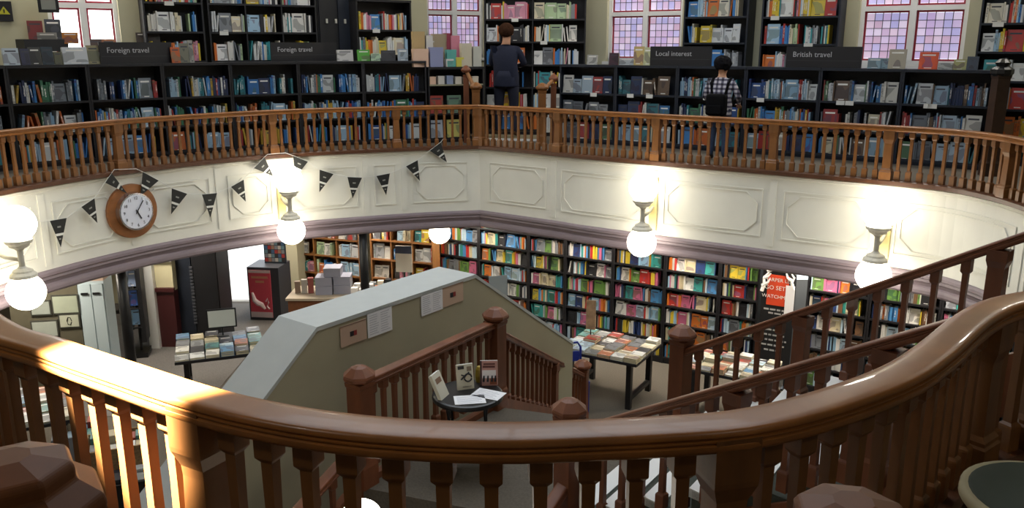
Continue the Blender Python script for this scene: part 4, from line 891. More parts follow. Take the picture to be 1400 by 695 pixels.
# ------------------------------------------------------------------ ground floor, left: screens, racks, counter, wooden shelves
a, b = XY(14, 11.0, -2), XY(109, 11.15, -2); d = b-a; rz = math.atan2(d.y, d.x)
sc = thing('picture_screen', 'grey green screen hung with framed drawings at the far left', 'screen', (a.x, a.y, GZ), rz); w = d.length
mb = MB(); mb.box(0, w, 0, .08, 0, 2.35); build('board', mb, mat('screen_brown', '#55503f', .8, noise=.1), sc)
PICS = [('pale framed drawing at the upper left of the picture screen', 43, 69, 410, 432, '#8f958c'), ('large plain pale framed sheet at the upper right of the picture screen', 73, 107, 402, 430, '#99a08d'), ('pale framed sheet at the lower left of the picture screen', 45, 79, 437, 462, '#9aa096'), ('framed sketch of a figure at the lower right of the picture screen', 82, 109, 428, 449, '#a5a896')]
for lb, x0, x1, y0, y1, c in PICS:
    u0, z0 = on_wall(x0, y1, a, d/w); u1, z1 = on_wall(x1, y0, a, d/w)
    t = thing('framed_picture', lb, 'picture', (*loc2(a, rz, u0, -.02), z0), rz, 'framed drawings on the screen'); ww, hh = u1-u0, z1-z0
    mb = MB(); mb.box(0, ww, 0, .02, 0, hh); build('frame', mb, mat('frame_dark', '#3a3a33', .5), t); mb = MB(); mb.box(.02, ww-.02, -.004, 0, .02, hh-.02); build('sheet', mb, mat('sheet_'+c[1:], c, .7, noise=.06), t)
    if 'figure' in lb: mb = MB(); mb.tube([(ww*.5+.03*math.cos(k), -.005, hh*.5+.06*math.sin(k)) for k in range(7)], .006, 5); build('sketch', mb, MATS['frame_dark'], t)
a, b = XY(110, 11.15, -2), XY(146, 11.2, -2); d = b-a; rz = math.atan2(d.y, d.x); w = d.length
t = thing('pale_panel', 'pale blue white cupboard panel beside the picture screen', 'cupboard', (a.x, a.y, GZ), rz)
mb = MB(); mb.box(0, w, 0, .35, 0, 1.62); build('body', mb, mat('pale_blue_paint', '#aebcc0', .5), t)
mb = MB(); mb.box(.02, w*.48, -.012, 0, .1, 1.58); build('door', mb, MATS['pale_blue_paint'], t); mb = MB(); mb.box(w*.52, w-.02, -.012, 0, .1, 1.58); build('door', mb, MATS['pale_blue_paint'], t)
for x in (.04, w*.56): mb = MB(); mb.box(x, x+.09, -.03, -.012, 1.43, 1.46); build('latch', mb, black_metal, t)
mb = MB(); mb.box(0, w, 0, .3, 1.62, 2.36); build('upper_panel', mb, mat('peach_panel', '#b99f8c', .6), t)
# spinner rack
p = XY(188, 12.6, -2.5); t = thing('book_rack', 'black wire rack of blue covered books beside the white pilaster', 'rack', (p.x, p.y, GZ), .25)
mb = MB(); mb.box(.05, .12, -.16, .16, .25, 2.1); build('side_panel', mb, black, t); mb = MB(); mb.box(-.2, .12, -.18, .18, 0, .08); build('base', mb, black_metal, t)
mb = MB(); mb.lathe([(.02, .08), (.02, 2.1)], 8); build('pole', mb, black_metal, t)
for j in range(5):
    for i in range(2):
        X, Y = loc2(p, .25, -.17+i*.115, -.15); z = GZ+.55+j*.31
        nm = ('pale blue', 'blue', 'grey blue', 'bright blue', 'dark blue')[j]; add_book('rack', (X, Y, z), .25, (.11, .05, .24), ('#7fa8cf', '#3d66b8', '#7d8fb0', '#3f74cf', '#2f52a8')[j], f'{nm} book in the {ordn(5-j)} tier down of the rack, {"left" if i == 0 else "right"} pocket', 'face', 0, .1, weight=2)
    mb = MB(); mb.box(-.2, .07, -.2, -.14, .5+j*.31, .515+j*.31); build('pocket', mb, black_metal, t)
# pier with white moulding and dark red wainscot
p0, p1 = XY(206, 12.95, -2.5), XY(240, 12.95, -2.5)
mb = MB(); mb.box(p0.x, p1.x, 12.95, 13.35, -2.25, -.76); pier = struct(build('wall_pier', mb, mat('pier_cream', '#c6bf9c', .7)))
mb = MB(); mb.box(p0.x+.0, p1.x, 12.93, 13.36, GZ, -2.25); build('wainscot', mb, mat('wainscot_red', '#43191a', .5), pier)
mb = MB(); mb.box(p0.x-.04, p0.x+.12, 12.85, 13.37, GZ, -.76); build('white_moulding', mb, white_paint, pier)
for z in (-2.25, -1.75): mb = MB(); mb.box(p0.x+.12, p1.x+.02, 12.89, 12.95, z, z+.06); build('dado_rail', mb, white_paint if z > -2 else MATS['wainscot_red'], pier)
# black cabinet
p0, p1 = XY(243, 13.1, -2.5), XY(300, 13.1, -2.5); w = p1.x-p0.x
t = thing('black_cabinet', 'tall black cabinet beside the bright street doorway', 'cabinet', (p0.x, 13.1, GZ)); mb = MB(); mb.box(0, w, .03, .6, 0, 2.36); build('body', mb, black, t)
for k in (0, 1): mb = MB(); mb.box(.01+k*w*.4, w*.39+k*w*.21 if k == 0 else w-.01, 0, .03, .06, 2.3); build('door', mb, black if k else navy, t)
for k in range(18): mb = MB(); mb.box(w*.36, w*.36+.05, -.02, 0, .35+k*.055, .385+k*.055); build('grip', mb, mat('grip_grey', '#4a4c52', .4), t)
# poster plinth with a picture board standing on it
p = XY(368, 14.55, -2.7); t = thing('poster_plinth', 'dark grey plinth with a red and white poster near the doorway', 'plinth', (p.x, p.y, GZ), -.12)
mb = MB(); mb.box(-.28, .30, -.25, .3, 0, .98); bevel(build('body', mb, mat('plinth_grey', '#34353b', .5), t), .006)
mb = MB(); mb.box(-.25, .15, -.262, -.25, .06, .93); build('poster_sheet', mb, mat('poster_crimson', '#cf4a5c', .6), t)
mb = MB(); mb.box(-.25, .15, -.265, -.262, .06, .16); mb.box(-.25, .15, -.265, -.262, .88, .93); build('poster_band', mb, mat('poster_pale', '#c9b8bb', .6), t)
mb = MB(); mb.tube([(-.2, -.266, .52), (-.17, -.266, .38), (-.1, -.266, .32), (-.04, -.266, .3), (.02, -.266, .22)], [.02, .045, .05, .045, .02], 8); mb.tube([(.04, -.266, .36), (.07, -.266, .42), (.09, -.266, .34), (.06, -.266, .27), (.1, -.266, .22)], .014, 6); build('white_creature_shape', mb, MATS['poster_pale'], t)
for z, w_ in ((.8, .3), (.72, .16)): mb = MB(); mb.box(-.05-w_/2, -.05+w_/2, -.264, -.262, z-.02, z+.02); build('title_bar', mb, mat('poster_gold', '#c98a6a', .6), t)
p2 = XY(376, 14.6, -2.1); t = thing('picture_board', 'dark board of small colourful pictures standing on the poster plinth', 'display board', (p2.x, p2.y, GZ+.98), -.1)
mb = MB(); mb.box(-.2, .2, 0, .03, 0, .42); build('board', mb, mat('board_dark', '#2b3540', .5), t)
for i in range(6):
    for j in range(5): mb = MB(); mb.box(-.185+i*.062, -.13+i*.062, -.004, 0, .03+j*.076, .095+j*.076); build('picture', mb, mat('pic_%d' % ((i*5+j*3) % 7), ('#b5423c', '#c9c5bd', '#47688f', '#8a8f96', '#3a3436', '#a9806a', '#6d8f9a')[(i*5+j*3) % 7], .6), t)
# wooden counter with grey boxes and small goods
p0 = XY(386, 12.75, -2.6); ct = thing('wooden_counter', 'low wooden counter carrying stacked grey boxes behind the plaster wall', 'counter', (p0.x, 13.12, GZ), .0)
mb = MB(); mb.box(0, 2.1, 0, .7, 0, .74); build('body', mb, mat('counter_wood', '#6d4022', .5, noise=.25, nscale=6), ct); mb = MB(); mb.box(-.03, 2.13, -.03, .73, .74, .78); build('worktop', mb, mat('counter_top', '#a89a86', .5), ct)
zc0 = GZ+.781
for i, (x, y, z, nm) in enumerate(((.42, .15, 0, 'lower left'), (.71, .2, 0, 'lower right'), (.42, .15, .15, 'middle left'), (.71, .2, .15, 'middle right'), (.56, .18, .30, 'top'))):
    add_book('gift', (p0.x+x, 13.12+y, zc0+z), .05, (.28, .3, .145), '#8d8e9c', f'grey lidded box, {nm} of the stack on the wooden counter', 'box', cat='box', weight=3)
for i in range(14):
    nm, hx = R.choice(PAL['wall']); x = 1.02+(i % 7)*.13; y = .08+(i//7)*.28
    add_book('gift', (p0.x+x, 13.12+y, zc0), 0, (.1, .09, R.uniform(.12, .24)), hx, f'small {nm} box, {ordn(i % 7+1)} in the {"front" if i < 7 else "back"} row on the wooden counter', 'box', cat='box', weight=2)
for i in range(3):
    add_book('gift', (p0.x+.06+i*.11, 13.12+.25, zc0), .2, (.09, .08, .2+.03*i), ('#7d6a5c', '#a9a39b', '#8d4a44')[i], f'{("brown", "silver", "dark red")[i]} ornament box left of the grey boxes on the counter', 'box', cat='box', weight=2)
WZ = [GZ+.12, GZ+.5, GZ+.86, GZ+1.2, GZ+1.54, GZ+1.86]
def wood_case(label, px0, px1, Y0, Y1, where, ups=1):
    a, b = XY(px0, Y0, -1.8), XY(px1, Y1, -1.8); d = b-a; w = d.length; rz = math.atan2(d.y, d.x)
    bookcase('wooden_bookcase', label, a, rz, w, GZ, GZ+2.2, WZ, .3, lightwood, 'wooden bookcases on the ground floor', [w*(i+1)/(ups+1) for i in range(ups)], backm=mat('warm_back', '#7d5230', .6))
    for j, z in enumerate(WZ):
        for i in range(ups+1):
            x0, x1 = .03+i*w/(ups+1), w*(i+1)/(ups+1)-.02
            fill('wood', a, rz, x0, x1, z, .3, f'{ordn(6-j)} shelf down, {ordn(i+1)} bay, {where}', 'wall', 'book', .45, .17, .26, .02, .05, gap=.1, weight=1 if j > 1 else .2)
wood_case('warm wooden bookcase just left of the tall dark bookcases', 506, 592, 14.1, 13.75, 'right wooden case', 2)
wood_case('warm wooden bookcase behind the counter with grey boxes', 396, 490, 15.9, 15.4, 'left wooden case', 2)
p = XY(552, 13.55, -1.9); t = thing('poster_stand', 'white bordered poster on a stand before the wooden bookcase', 'poster', (p.x, p.y, GZ), -.15); mb = MB(); mb.box(-.14, .14, 0, .02, 1.1, 1.55); build('sheet', mb, mat('cream_sheet', '#c9bfae', .7), t); mb = MB(); mb.box(-.14, .14, -.004, 0, 1.42, 1.55); build('header', mb, mat('header_slate', '#3a3f52', .6), t); mb = MB(); mb.box(-.015, .015, .0, .03, 0, 1.1); mb.box(-.15, .15, -.1, .12, 0, .02); build('stand', mb, black_metal, t)
# dark easel frame far behind the column
p = XY(154, 13.9, -2.6); t = thing('dark_easel', 'dark trestle frame standing on the pale floor behind the iron column', 'trestle', (p.x, p.y, GZ), .3)
for x in (-.28, .28):
    mb = MB(); mb.tube([(x, -.2, 0), (x, 0, 1.3)], .035, 6); build('leg', mb, black_metal, t); mb = MB(); mb.tube([(x, .2, 0), (x, 0, 1.3)], .035, 6); build('leg', mb, black_metal, t)
mb = MB(); mb.box(-.32, .32, -.06, .06, 1.26, 1.34); mb.box(-.3, .3, -.17, -.12, .3, .36); build('cross_rail', mb, black_metal, t)
# baskets and crates seen through the left balusters
def crate(label, px, py, zt, w, d, m, n, rz=.4, plat=None):
    p = at_z(px, py, zt); t = thing('display_crate', label, 'crate', (p.x, p.y, GZ), rz); h = zt-GZ
    mb = MB(); mb.box(-w/2, w/2, -d/2, d/2, 0, .03); build('base', mb, m, t)
    for x0, x1, y0, y1 in ((-w/2, w/2, -d/2, -d/2+.02), (-w/2, w/2, d/2-.02, d/2), (-w/2, -w/2+.02, -d/2+.02, d/2-.02), (w/2-.02, w/2, -d/2+.02, d/2-.02)): mb = MB(); mb.box(x0, x1, y0, y1, .03, h); build('side', mb, m, t)
    mb = MB(); mb.box(-w/2+.02, w/2-.02, -d/2+.02, d/2-.02, h-.14, h-.12); build('inner_shelf', mb, m, t)
    for i in range(n):
        nm, hx = R.choice(PAL['table']); X, Y = loc2((p.x, p.y), rz, -w/2+.05+(i % 4)*(w-.1)/4, -d/2+.05+(i//4)*.2)
        add_book('table', (X, Y, zt-.119), rz, ((w-.12)/4, .17, R.uniform(.06, .18)), hx, f'{nm} item, {ordn(i % 4+1)} in {ordn(i//4+1)} row of the {label.split(" with")[0]}', 'box', cat='goods', weight=1)
crate('tan wicker crate with small goods behind the left balusters', 165, 600, -2.6, .7, .5, mat('wicker_tan', '#8a6d48', .8, noise=.4, nscale=40), 8)
crate('clear grey crate with pale goods left of the wicker crate', 106, 588, -2.65, .5, .4, mat('crate_grey', '#7d8186', .4), 8)
crate('black crate with dark goods in front of the wicker crate', 168, 650, -2.85, .6, .45, black_metal, 8)

# ------------------------------------------------------------------ near: domed newels, green stool, added spotlight
wood_dome = mat('dome_wood', '#6b4023', .5, noise=.25, nscale=6, spec=.25)
def dome_newel(label, x, y, z, r=.15):
    t = thing('domed_newel', label, 'newel post', (x, y, 0), group='domed newel posts near the camera')
    mb = MB(); mb.squares([(.08, 0), (.08, .15), (.065, .18), (.065, z-.2), (.08, z-.16), (.08, z-.1)]); build('post', mb, wood_dark, t)
    mb = MB(); mb.lathe([(r*.75, z-.14), (r*1.2, z-.125), (r*1.24, z-.11), (r*1.2, z-.09), (r*.86, z-.055), (r*.86, z-.03), (r*.8, z-.018), (r*.3, z)], 8, rot=.2); bevel(build('octagonal_cap', mb, wood_dome, t), .005, 2)
dome_newel('octagonal domed wooden newel at the lower left corner', -.90, 1.37, .885, .125)
dome_newel('octagonal domed wooden newel at the bottom edge right of centre', .605, 1.34, .815, .12)
p = at_z(1440, 680, .30); t = thing('round_stool', 'round dark green stool with a cream rim at the lower right corner', 'stool', (p.x, p.y, 0))
mb = MB(); mb.lathe([(.01, .30), (.215, .30), (.23, .29)], 40); build('seat_pad', mb, mat('stool_green', '#3a4234', .7), t, smooth=True)
mb = MB(); mb.lathe([(.23, .295), (.245, .29), (.247, .265), (.235, .25), (.22, .25)], 40); build('rim', mb, mat('stool_cream', '#b5aa86', .6), t, smooth=True)
mb = MB(); mb.lathe([(.19, 0), (.2, .02), (.2, .25)], 40); build('drum', mb, MATS['stool_green'], t, smooth=True)
T = Vector((-1.16, 2.325, .87)); S = T+Vector((-.50, -.30, .85)).normalized()*4.2  # added spotlight, out of view, standing in for sun on the near handrail
t = thing('sun_patch_spotlight', 'unseen black spotlight added for the sun patch on the curved handrail', 'lamp', tuple(S)); q = (T-S).to_track_quat('-Z', 'Y').to_euler()
mb = MB(); mb.lathe([(.02, .22), (.07, .2), (.075, 0), (.085, -.02)], 16); build('can', mb, black_metal, t, rot=q); mb = MB(); mb.lathe([(.012, .15), (.012, ZT-S.z)], 8); build('drop_rod', mb, black_metal, t)
l = bpy.data.lights.new('lamp_light', 'SPOT'); l.energy = 60000; l.spot_size = math.radians(9.8); l.spot_blend = .45; l.shadow_soft_size = .04; l.color = (1, .94, .84)
lo = bpy.data.objects.new('lamp_light', l); COL.objects.link(lo); lo.parent = t; lo.rotation_euler = q; lo.location = (T-S).normalized()*.05

# ------------------------------------------------------------------ people
def plaid():
    m = bpy.data.materials.new('plaid_shirt'); m.use_nodes = True; nt = m.node_tree; b = nt.nodes['Principled BSDF']; tc = nt.nodes.new('ShaderNodeTexCoord'); b.inputs['Roughness'].default_value = .85
    outs = []
    for ax in ('X', 'Z'):
        w_ = nt.nodes.new('ShaderNodeTexWave'); w_.bands_direction = ax; w_.inputs['Scale'].default_value = 5.2; nt.links.new(tc.outputs['Object'], w_.inputs[0]); g = nt.nodes.new('ShaderNodeMath'); g.operation = 'GREATER_THAN'; g.inputs[1].default_value = .55; nt.links.new(w_.outputs['Fac'], g.inputs[0]); outs.append(g)
    ad = nt.nodes.new('ShaderNodeMath'); ad.operation = 'ADD'; nt.links.new(outs[0].outputs[0], ad.inputs[0]); nt.links.new(outs[1].outputs[0], ad.inputs[1])
    dv = nt.nodes.new('ShaderNodeMath'); dv.operation = 'MULTIPLY'; dv.inputs[1].default_value = .5; nt.links.new(ad.outputs[0], dv.inputs[0])
    r = nt.nodes.new('ShaderNodeValToRGB'); r.color_ramp.interpolation = 'CONSTANT'; e = r.color_ramp.elements; e[0].color = lin('#b9b6bd'); e[1].position = .4; e[1].color = lin('#5a5668'); e2 = r.color_ramp.elements.new(.8); e2.color = lin('#1f1e2a')
    nt.links.new(dv.outputs[0], r.inputs[0]); nt.links.new(r.outputs[0], b.inputs['Base Color']); return m
SKIN = mat('skin', '#b98a6c', .6)
def person(label, loc, rz, height, top, bottom, shoes, hair_hex, arms, hairstyle='short', hd=1.0, hem=False):
    root = thing('person', label, 'person', loc, rz); k = height/1.75; root.scale = (1.22, 1.12, 1)
    V, Ed, Rd = [], [], []
    def v(p, r, par=None):
        V.append(p); Rd.append(r if isinstance(r, tuple) else (r, r))
        if par is not None: Ed.append((par, len(V)-1))
        return len(V)-1
    pel = v((0, 0, .94), (.155, .115)); sp1 = v((0, -.005, 1.12), (.15, .11), pel); chest = v((0, -.01, 1.30), (.175, .12), sp1); nb = v((0, 0, 1.44), (.075, .07), chest); nk = v((0, .012, 1.52), (.055, .057), nb)
    h1 = v((0, .03, 1.60), (.068*hd, .08*hd), nk); h2 = v((0, .02, 1.60+.07*hd), (.078*hd, .092*hd), h1); v((0, .015, 1.60+.125*hd), (.05*hd, .06*hd), h2)
    ends = []
    for s_, (el, wr) in zip((-1, 1), arms):
        sh = v((s_*.165, -.005, 1.385), (.062, .06), chest); e_ = v(el, .046, sh); w_ = v(wr, .03, e_)
        dv = (Vector(wr)-Vector(el)).normalized(); pm = Vector(wr)+dv*.07; pmv = v(tuple(pm), (.036, .02), w_); ends.append(Vector(wr))
        side = dv.cross(Vector((0, 0, 1)));
        if side.length < .1: side = Vector((0, 1, 0))
        side.normalize()
        for f_, ln in ((-.03, .055), (-.01, .068), (.01, .062), (.03, .048)):
            f1 = v(tuple(pm+side*f_+dv*.035), .010, pmv); f2 = v(tuple(pm+side*f_+dv*(.035+ln*.55)+Vector((0, 0, -.006))), .009, f1); v(tuple(pm+side*f_*1.05+dv*(.035+ln)+Vector((0, 0, -.016))), .007, f2)
        th = v(tuple(Vector(wr)+dv*.04-side*.045), .011, pmv); v(tuple(Vector(wr)+dv*.075-side*.06), .009, th)
    for s_ in (-1, 1):
        hp = v((s_*.095, 0, .86), (.095, .1), pel); kn = v((s_*.105, .015, .49), (.066, .07), hp); an = v((s_*.11, -.02, .1), (.046, .05), kn); v((s_*.12, .06, .05), (.045, .04), an); v((s_*.125, .13, .035), (.04, .03), len(V)-1)
    me = bpy.data.meshes.new('body'); me.from_pydata([tuple(c*k for c in p) for p in V], Ed, []); o = bpy.data.objects.new('body', me); COL.objects.link(o)
    md = o.modifiers.new('skin', 'SKIN'); md.use_smooth_shade = True
    sv = me.skin_vertices[0].data
    for i, r in enumerate(Rd): sv[i].radius = (r[0]*k, r[1]*k)
    sv[0].use_root = True
    o.modifiers.new('sub', 'SUBSURF').levels = 1
    o.modifiers['sub'].render_levels = 1
    dg = bpy.context.evaluated_depsgraph_get(); m2 = bpy.data.meshes.new_from_object(o.evaluated_get(dg)); bpy.data.objects.remove(o)
    m2.materials.clear()
    for m in (top, bottom, SKIN, shoes): m2.materials.append(m)
    for p in m2.polygons:
        c = p.center/k; i = 0
        if c.z > 1.47: i = 2
        elif any((c-e).length < .19 and (c-e).dot((e-Vector((0, 0, 1.2)))) > -.001 and (c-e).length < .2 for e in ends) and abs(c.x)+c.y > .15 and min((c-e-(e-Vector(el)).normalized()*.06).length for e, (el, wr) in zip(ends, arms)) < .11: i = 2
        elif c.z < .09: i = 3
        elif c.z < .90 and abs(c.x) < .24 and c.y < .2: i = 1
        p.material_index = i; p.use_smooth = True
    body = bpy.data.objects.new('body', m2); COL.objects.link(body); body.parent = root
    hm = mat('hair_'+hair_hex[1:], hair_hex, .9, noise=.4, nscale=40, spec=.08)
    bm = bmesh.new(); bmesh.ops.create_icosphere(bm, subdivisions=3, radius=1)
    for q in bm.verts:
        n_ = R.uniform(.95, 1.08) if hairstyle == 'tousled' else R.uniform(.985, 1.02)
        q.co = Vector((q.co.x*.104*n_, q.co.y*.12*n_-.008, q.co.z*.118*n_))
    bmesh.ops.delete(bm, geom=[q for q in bm.verts if q.co.z < -.105 or (q.co.y > .045 and q.co.z < .035) or (q.co.y > .0 and q.co.z < -.045)], context='VERTS')
    for q in bm.verts: q.co = (q.co*hd+Vector((0, .012, 1.60+.075*hd)))*k
    hme = bpy.data.meshes.new('hair'); bm.to_mesh(hme); bm.free(); hme.materials.append(hm); ho = link('hair', hme, root); ho.modifiers.new('thick', 'SOLIDIFY').thickness = .012
    for p in hme.polygons: p.use_smooth = hairstyle != 'tousled'
    for s_ in (-1, 1):
        mb = MB(); mb.lathe([(.002, -.03), (.014, -.02), (.018, .01), (.012, .03), (.002, .033)], 8); e_ = build('ear', mb, SKIN, root, (s_*.083*k, .015*k, 1.63*k), smooth=True); e_.scale = (.5*k, k, k)
        mb = MB(); mb.lathe([(.002, -.008), (.009, 0), (.002, .008)], 8); build('eye', mb, INK, root, (s_*.032*k, .105*k, 1.645*k))
    mb = MB(); mb.hexa([(-.014, .10, 1.59), (.014, .10, 1.59), (.01, .135, 1.592), (-.01, .135, 1.592), (-.006, .10, 1.65), (.006, .10, 1.65), (.005, .108, 1.65), (-.005, .108, 1.65)]); mb.v = [tuple(c*k for c in q) for q in mb.v]; build('nose', mb, SKIN, root)
    mb = MB(); mb.box(-.024*k, .024*k, .098*k, .107*k, 1.563*k, 1.572*k); build('mouth', mb, mat('lips', '#8a5548', .6), root)
    if hem: mb = MB(); mb.loft([[(rx*k*math.cos(2*PI*i/20), ry*k*math.sin(2*PI*i/20), z*k) for i in range(20)] for rx, ry, z in ((.172, .135, .80), (.176, .138, .82), (.168, .13, .95), (.15, .115, 1.05))]); build('sweater_hem', mb, top, root, smooth=True)
    return root, k
navy_cloth = mat('navy_sweater', '#141a30', .9, noise=.15, nscale=30); dark_cloth = mat('dark_trousers', '#1a1c2c', .9); jeans = mat('blue_jeans', '#2f3d55', .9, noise=.2, nscale=40); shoe = mat('brown_shoes', '#6a4c3a', .6); shoe2 = mat('black_shoes', '#1b1b1d', .6)
p = XY(692, 14.72, 1.0)
person('person with brown hair in a navy sweater facing the tall black bookcase', (p.x, p.y, .032), -.35, 1.87, navy_cloth, dark_cloth, shoe, '#3a2519', [((-.23, .06, 1.14), (-.06, .25, 1.08)), ((.23, .07, 1.15), (.06, .27, 1.12))], hem=True)
p = XY(985, 11.9, .8)
pr, k = person('person in a plaid shirt with a black backpack browsing the low bookcase', (p.x, p.y, 0), -.62, 1.38, plaid(), jeans, shoe2, '#121114', [((-.26, .02, 1.12), (-.2, .2, .98)), ((.26, .02, 1.12), (.2, .22, 1.0))], 'tousled', 1.22, True)
q = loc2((p.x, p.y), -.62, 0, -.17*k); bp = thing('backpack', 'black backpack worn by the person in plaid', 'backpack', (q[0], q[1], .80*k), -.62); bp.scale = (1.35, 1.1, 1.12)
bkm = mat('backpack_black', '#0c0c0e', .9, spec=.1)
mb = MB(); mb.box(-.135*k, .135*k, -.09*k, .07*k, 0, .34*k); o = bevel(build('bag', mb, bkm, bp), .05*k, 4); mb = MB(); mb.box(-.1*k, .1*k, -.12*k, -.085*k, .03*k, .17*k); bevel(build('pocket', mb, bkm, bp), .02*k, 3)
for s_ in (-1, 1): mb = MB(); mb.tube([(s_*.09*k, .06*k, .33*k), (s_*.115*k, .08*k, .5*k), (s_*.12*k, .17*k, .58*k), (s_*.12*k, .28*k, .5*k), (s_*.13*k, .29*k, .3*k), (s_*.13*k, .1*k, .08*k)], .018*k, 6); build('strap', mb, bkm, bp)

# ------------------------------------------------------------------ books become objects
def book_material(name, attr=False, face=False, up=2, plain=False):
    m = bpy.data.materials.new(name); m.use_nodes = True; nt = m.node_tree; b = nt.nodes['Principled BSDF']; b.inputs['Roughness'].default_value = .45
    N_ = nt.nodes.new; Lk = nt.links.new
    if attr:
        a = N_('ShaderNodeAttribute'); a.attribute_name = 'Col'; Lk(a.outputs['Color'], b.inputs['Base Color']); return m
    oi = N_('ShaderNodeObjectInfo'); tc = N_('ShaderNodeTexCoord'); sx = N_('ShaderNodeSeparateXYZ'); Lk(tc.outputs['Generated'], sx.inputs[0])
    def math_(op, x, y=None):
        n = N_('ShaderNodeMath'); n.operation = op
        for i, q in enumerate((x, y)):
            if q is None: continue
            if isinstance(q, (int, float)): n.inputs[i].default_value = q
            else: Lk(q, n.inputs[i])
        return n.outputs[0]
    def band(z, lo, hi): return math_('MULTIPLY', math_('GREATER_THAN', z, lo), math_('LESS_THAN', z, hi))
    def mix(fac, c1, c2):
        n = N_('ShaderNodeMix'); n.data_type = 'RGBA'; Lk(fac, n.inputs['Factor']) if not isinstance(fac, float) else None
        for i, c in ((6, c1), (7, c2)):
            if isinstance(c, tuple): n.inputs[i].default_value = c
            else: Lk(c, n.inputs[i])
        return n.outputs[2]
    rnd = oi.outputs['Random']; base = oi.outputs['Color']
    if plain: Lk(base, b.inputs['Base Color']); return m
    hs = N_('ShaderNodeHueSaturation'); Lk(base, hs.inputs['Color']); Lk(math_('ADD', math_('MULTIPLY', rnd, .12), .44), hs.inputs['Hue']); hs.inputs['Value'].default_value = .55; hs.inputs['Saturation'].default_value = .8
    contrast = mix(math_('GREATER_THAN', rnd, .5), (.75, .73, .68, 1), (.04, .04, .05, 1))
    lo = math_('ADD', math_('MULTIPLY', rnd, .5), .1); col = base
    if face:
        ns = N_('ShaderNodeTexNoise'); ns.noise_dimensions = '4D'; ns.inputs['Scale'].default_value = 1.7; ns.inputs['Detail'].default_value = 0; Lk(tc.outputs['Generated'], ns.inputs['Vector']); Lk(math_('MULTIPLY', rnd, 40), ns.inputs['W'])
        pic = math_('MULTIPLY', math_('GREATER_THAN', ns.outputs['Fac'], .52), band(sx.outputs[up], .12, .72)); col = mix(pic, col, hs.outputs[0])
        t1 = math_('MULTIPLY', band(sx.outputs[up], .78, .86), band(sx.outputs[0], .15, .85)); col = mix(t1, col, contrast)
        t2 = math_('MULTIPLY', band(sx.outputs[up], .06, .10), band(sx.outputs[0], .3, .7)); col = mix(t2, col, contrast)
    else:
        wn = N_('ShaderNodeTexNoise'); wn.noise_dimensions = '4D'; wn.inputs['Scale'].default_value = 9; Lk(math_('MULTIPLY', rnd, 90), wn.inputs['W']); Lk(tc.outputs['Generated'], wn.inputs['Vector'])
        tt = math_('MULTIPLY', math_('MULTIPLY', band(sx.outputs[2], .3, .78), band(sx.outputs[0], .25, .75)), math_('GREATER_THAN', wn.outputs['Fac'], .5)); col = mix(tt, col, contrast)
        col = mix(math_('MULTIPLY', band(sx.outputs[2], .84, .95), math_('GREATER_THAN', rnd, .55)), col, hs.outputs[0]); col = mix(math_('MULTIPLY', band(sx.outputs[2], .03, .12), math_('LESS_THAN', rnd, .5)), col, hs.outputs[0])
    Lk(col, b.inputs['Base Color']); return m
MB_S, MB_F, MB_A = book_material('book_spine'), book_material('book_face', face=True), book_material('book_mixed', attr=True)
MB_L, MB_P = book_material('book_flat', face=True, up=1), book_material('plain_box', plain=True)
PG = mat('book_pages', '#c9bf9f', .8)
def unit(form):
    mb = MB()
    if form == 'spine':
        mb.box(0, .1, 0, 1, 0, 1); mb.box(.9, 1, 0, 1, 0, 1); mb.box(.1, .9, 0, .06, 0, 1); mb.box(.1, .9, .06, .97, .02, .985, 1)
    elif form == 'face':
        mb.box(0, 1, 0, .14, 0, 1); mb.box(0, 1, .86, 1, 0, 1); mb.box(0, .04, .14, .86, 0, 1); mb.box(.04, .975, .14, .86, .015, .985, 1)
    elif form == 'flat':
        mb.box(0, 1, 0, 1, 0, .12); mb.box(0, 1, 0, 1, .88, 1); mb.box(0, .04, 0, 1, .12, .88); mb.box(.04, .975, .015, .985, .12, .88, 1)
    else:
        mb.box(.015, .985, .015, .985, 0, .78); mb.box(0, 1, 0, 1, .78, 1)
    return mb
UM = {f_: unit(f_) for f_ in ('spine', 'face', 'flat', 'box')}
UME = {'spine': UM['spine'].mesh('book', [MB_S, PG]), 'face': UM['face'].mesh('book', [MB_F, PG]), 'flat': UM['flat'].mesh('book', [MB_L, PG]), 'box': UM['box'].mesh('box', [MB_P, PG])}
NAMES = {'low': ('guidebook', 'guidebooks on the low gallery bookcases'), 'wall': ('hardback_book', 'books on the tall gallery bookcases'), 'ground': ('paperback_book', 'paperbacks on the tall dark ground floor bookcases'), 'wood': ('shelf_book', 'books on the wooden ground floor bookcases'), 'table': ('table_book', 'books laid out on tables and in crates'), 'top': ('display_book', 'books standing on top of the low bookcases'), 'gift': ('gift_box', 'boxes on the gift stand and counter'), 'rack': ('rack_book', 'blue books in the rack')}
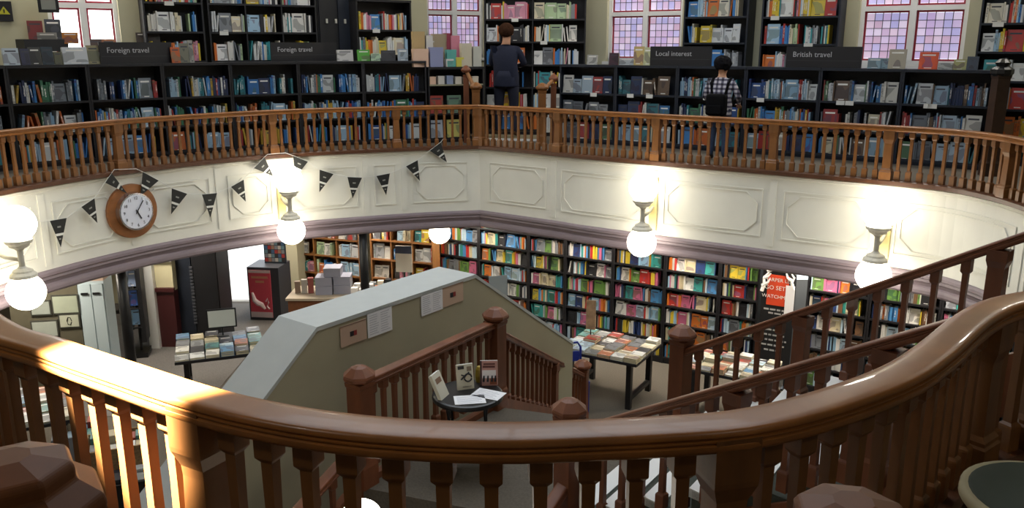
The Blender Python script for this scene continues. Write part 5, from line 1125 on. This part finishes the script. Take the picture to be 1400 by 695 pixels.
def tone(h, kind):
    c = lin(h); k = {'low': .68, 'ground': .95, 'table': .85, 'wood': .7}.get(kind, 1); return tuple(x*k for x in c[:3])+(1,)  # low bookcase books get darker colours to imitate the gallery shade
for kind, L_ in BOOKS.items():
    for s_ in L_:
        X, Y, px = proj((s_['loc'][0], s_['loc'][1], s_['loc'][2]+.1)); w_, d_, h_ = s_['dims']
        vis = 1 if (-10 < X < 1410 and -12 < Y < 705) else .001
        s_['area'] = px*px*(w_*h_ if s_['form'] != 'flat' else w_*d_*.4)*s_['weight']*vis
    L_.sort(key=lambda s_: -s_['area'])
    nm, grp = NAMES[kind]; vs, fs, ms, cl = [], [], [], []
    for i, s_ in enumerate(L_):
        x, y, z = s_['loc']; z += s_['dims'][0]*math.sin(max(0, s_['lean']))+.0008
        if i < 300:
            o = link(nm if s_['cat'] in ('book', 'gift box') else 'small_box' if s_['cat'] == 'box' else 'small_goods', UME[s_['form']], None, (x, y, z), rot=(-s_['tilt'], s_['lean'], s_['rz']), scale=s_['dims'])
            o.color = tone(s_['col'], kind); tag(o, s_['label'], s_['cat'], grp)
        else:
            M = Matrix.Translation((x, y, z)) @ Matrix.Rotation(s_['rz'], 4, 'Z') @ Matrix.Rotation(s_['lean'], 4, 'Y') @ Matrix.Rotation(-s_['tilt'], 4, 'X') @ Matrix.Diagonal((*s_['dims'], 1))
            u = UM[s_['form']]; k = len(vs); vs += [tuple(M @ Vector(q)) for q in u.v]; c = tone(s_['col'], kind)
            for f_, m_ in zip(u.f, u.m): fs.append(tuple(j+k for j in f_)); ms.append(m_); cl += [c]*len(f_)
    if vs:
        me = bpy.data.meshes.new('more_books'); me.from_pydata(vs, [], fs); me.materials.append(MB_A); me.materials.append(PG); me.polygons.foreach_set('material_index', ms)
        at = me.color_attributes.new('Col', 'FLOAT_COLOR', 'CORNER'); at.data.foreach_set('color', [q for c in cl for q in c])
        o = link('more_books', me); o['kind'] = 'stuff'; tag(o, 'remaining '+grp, 'books')
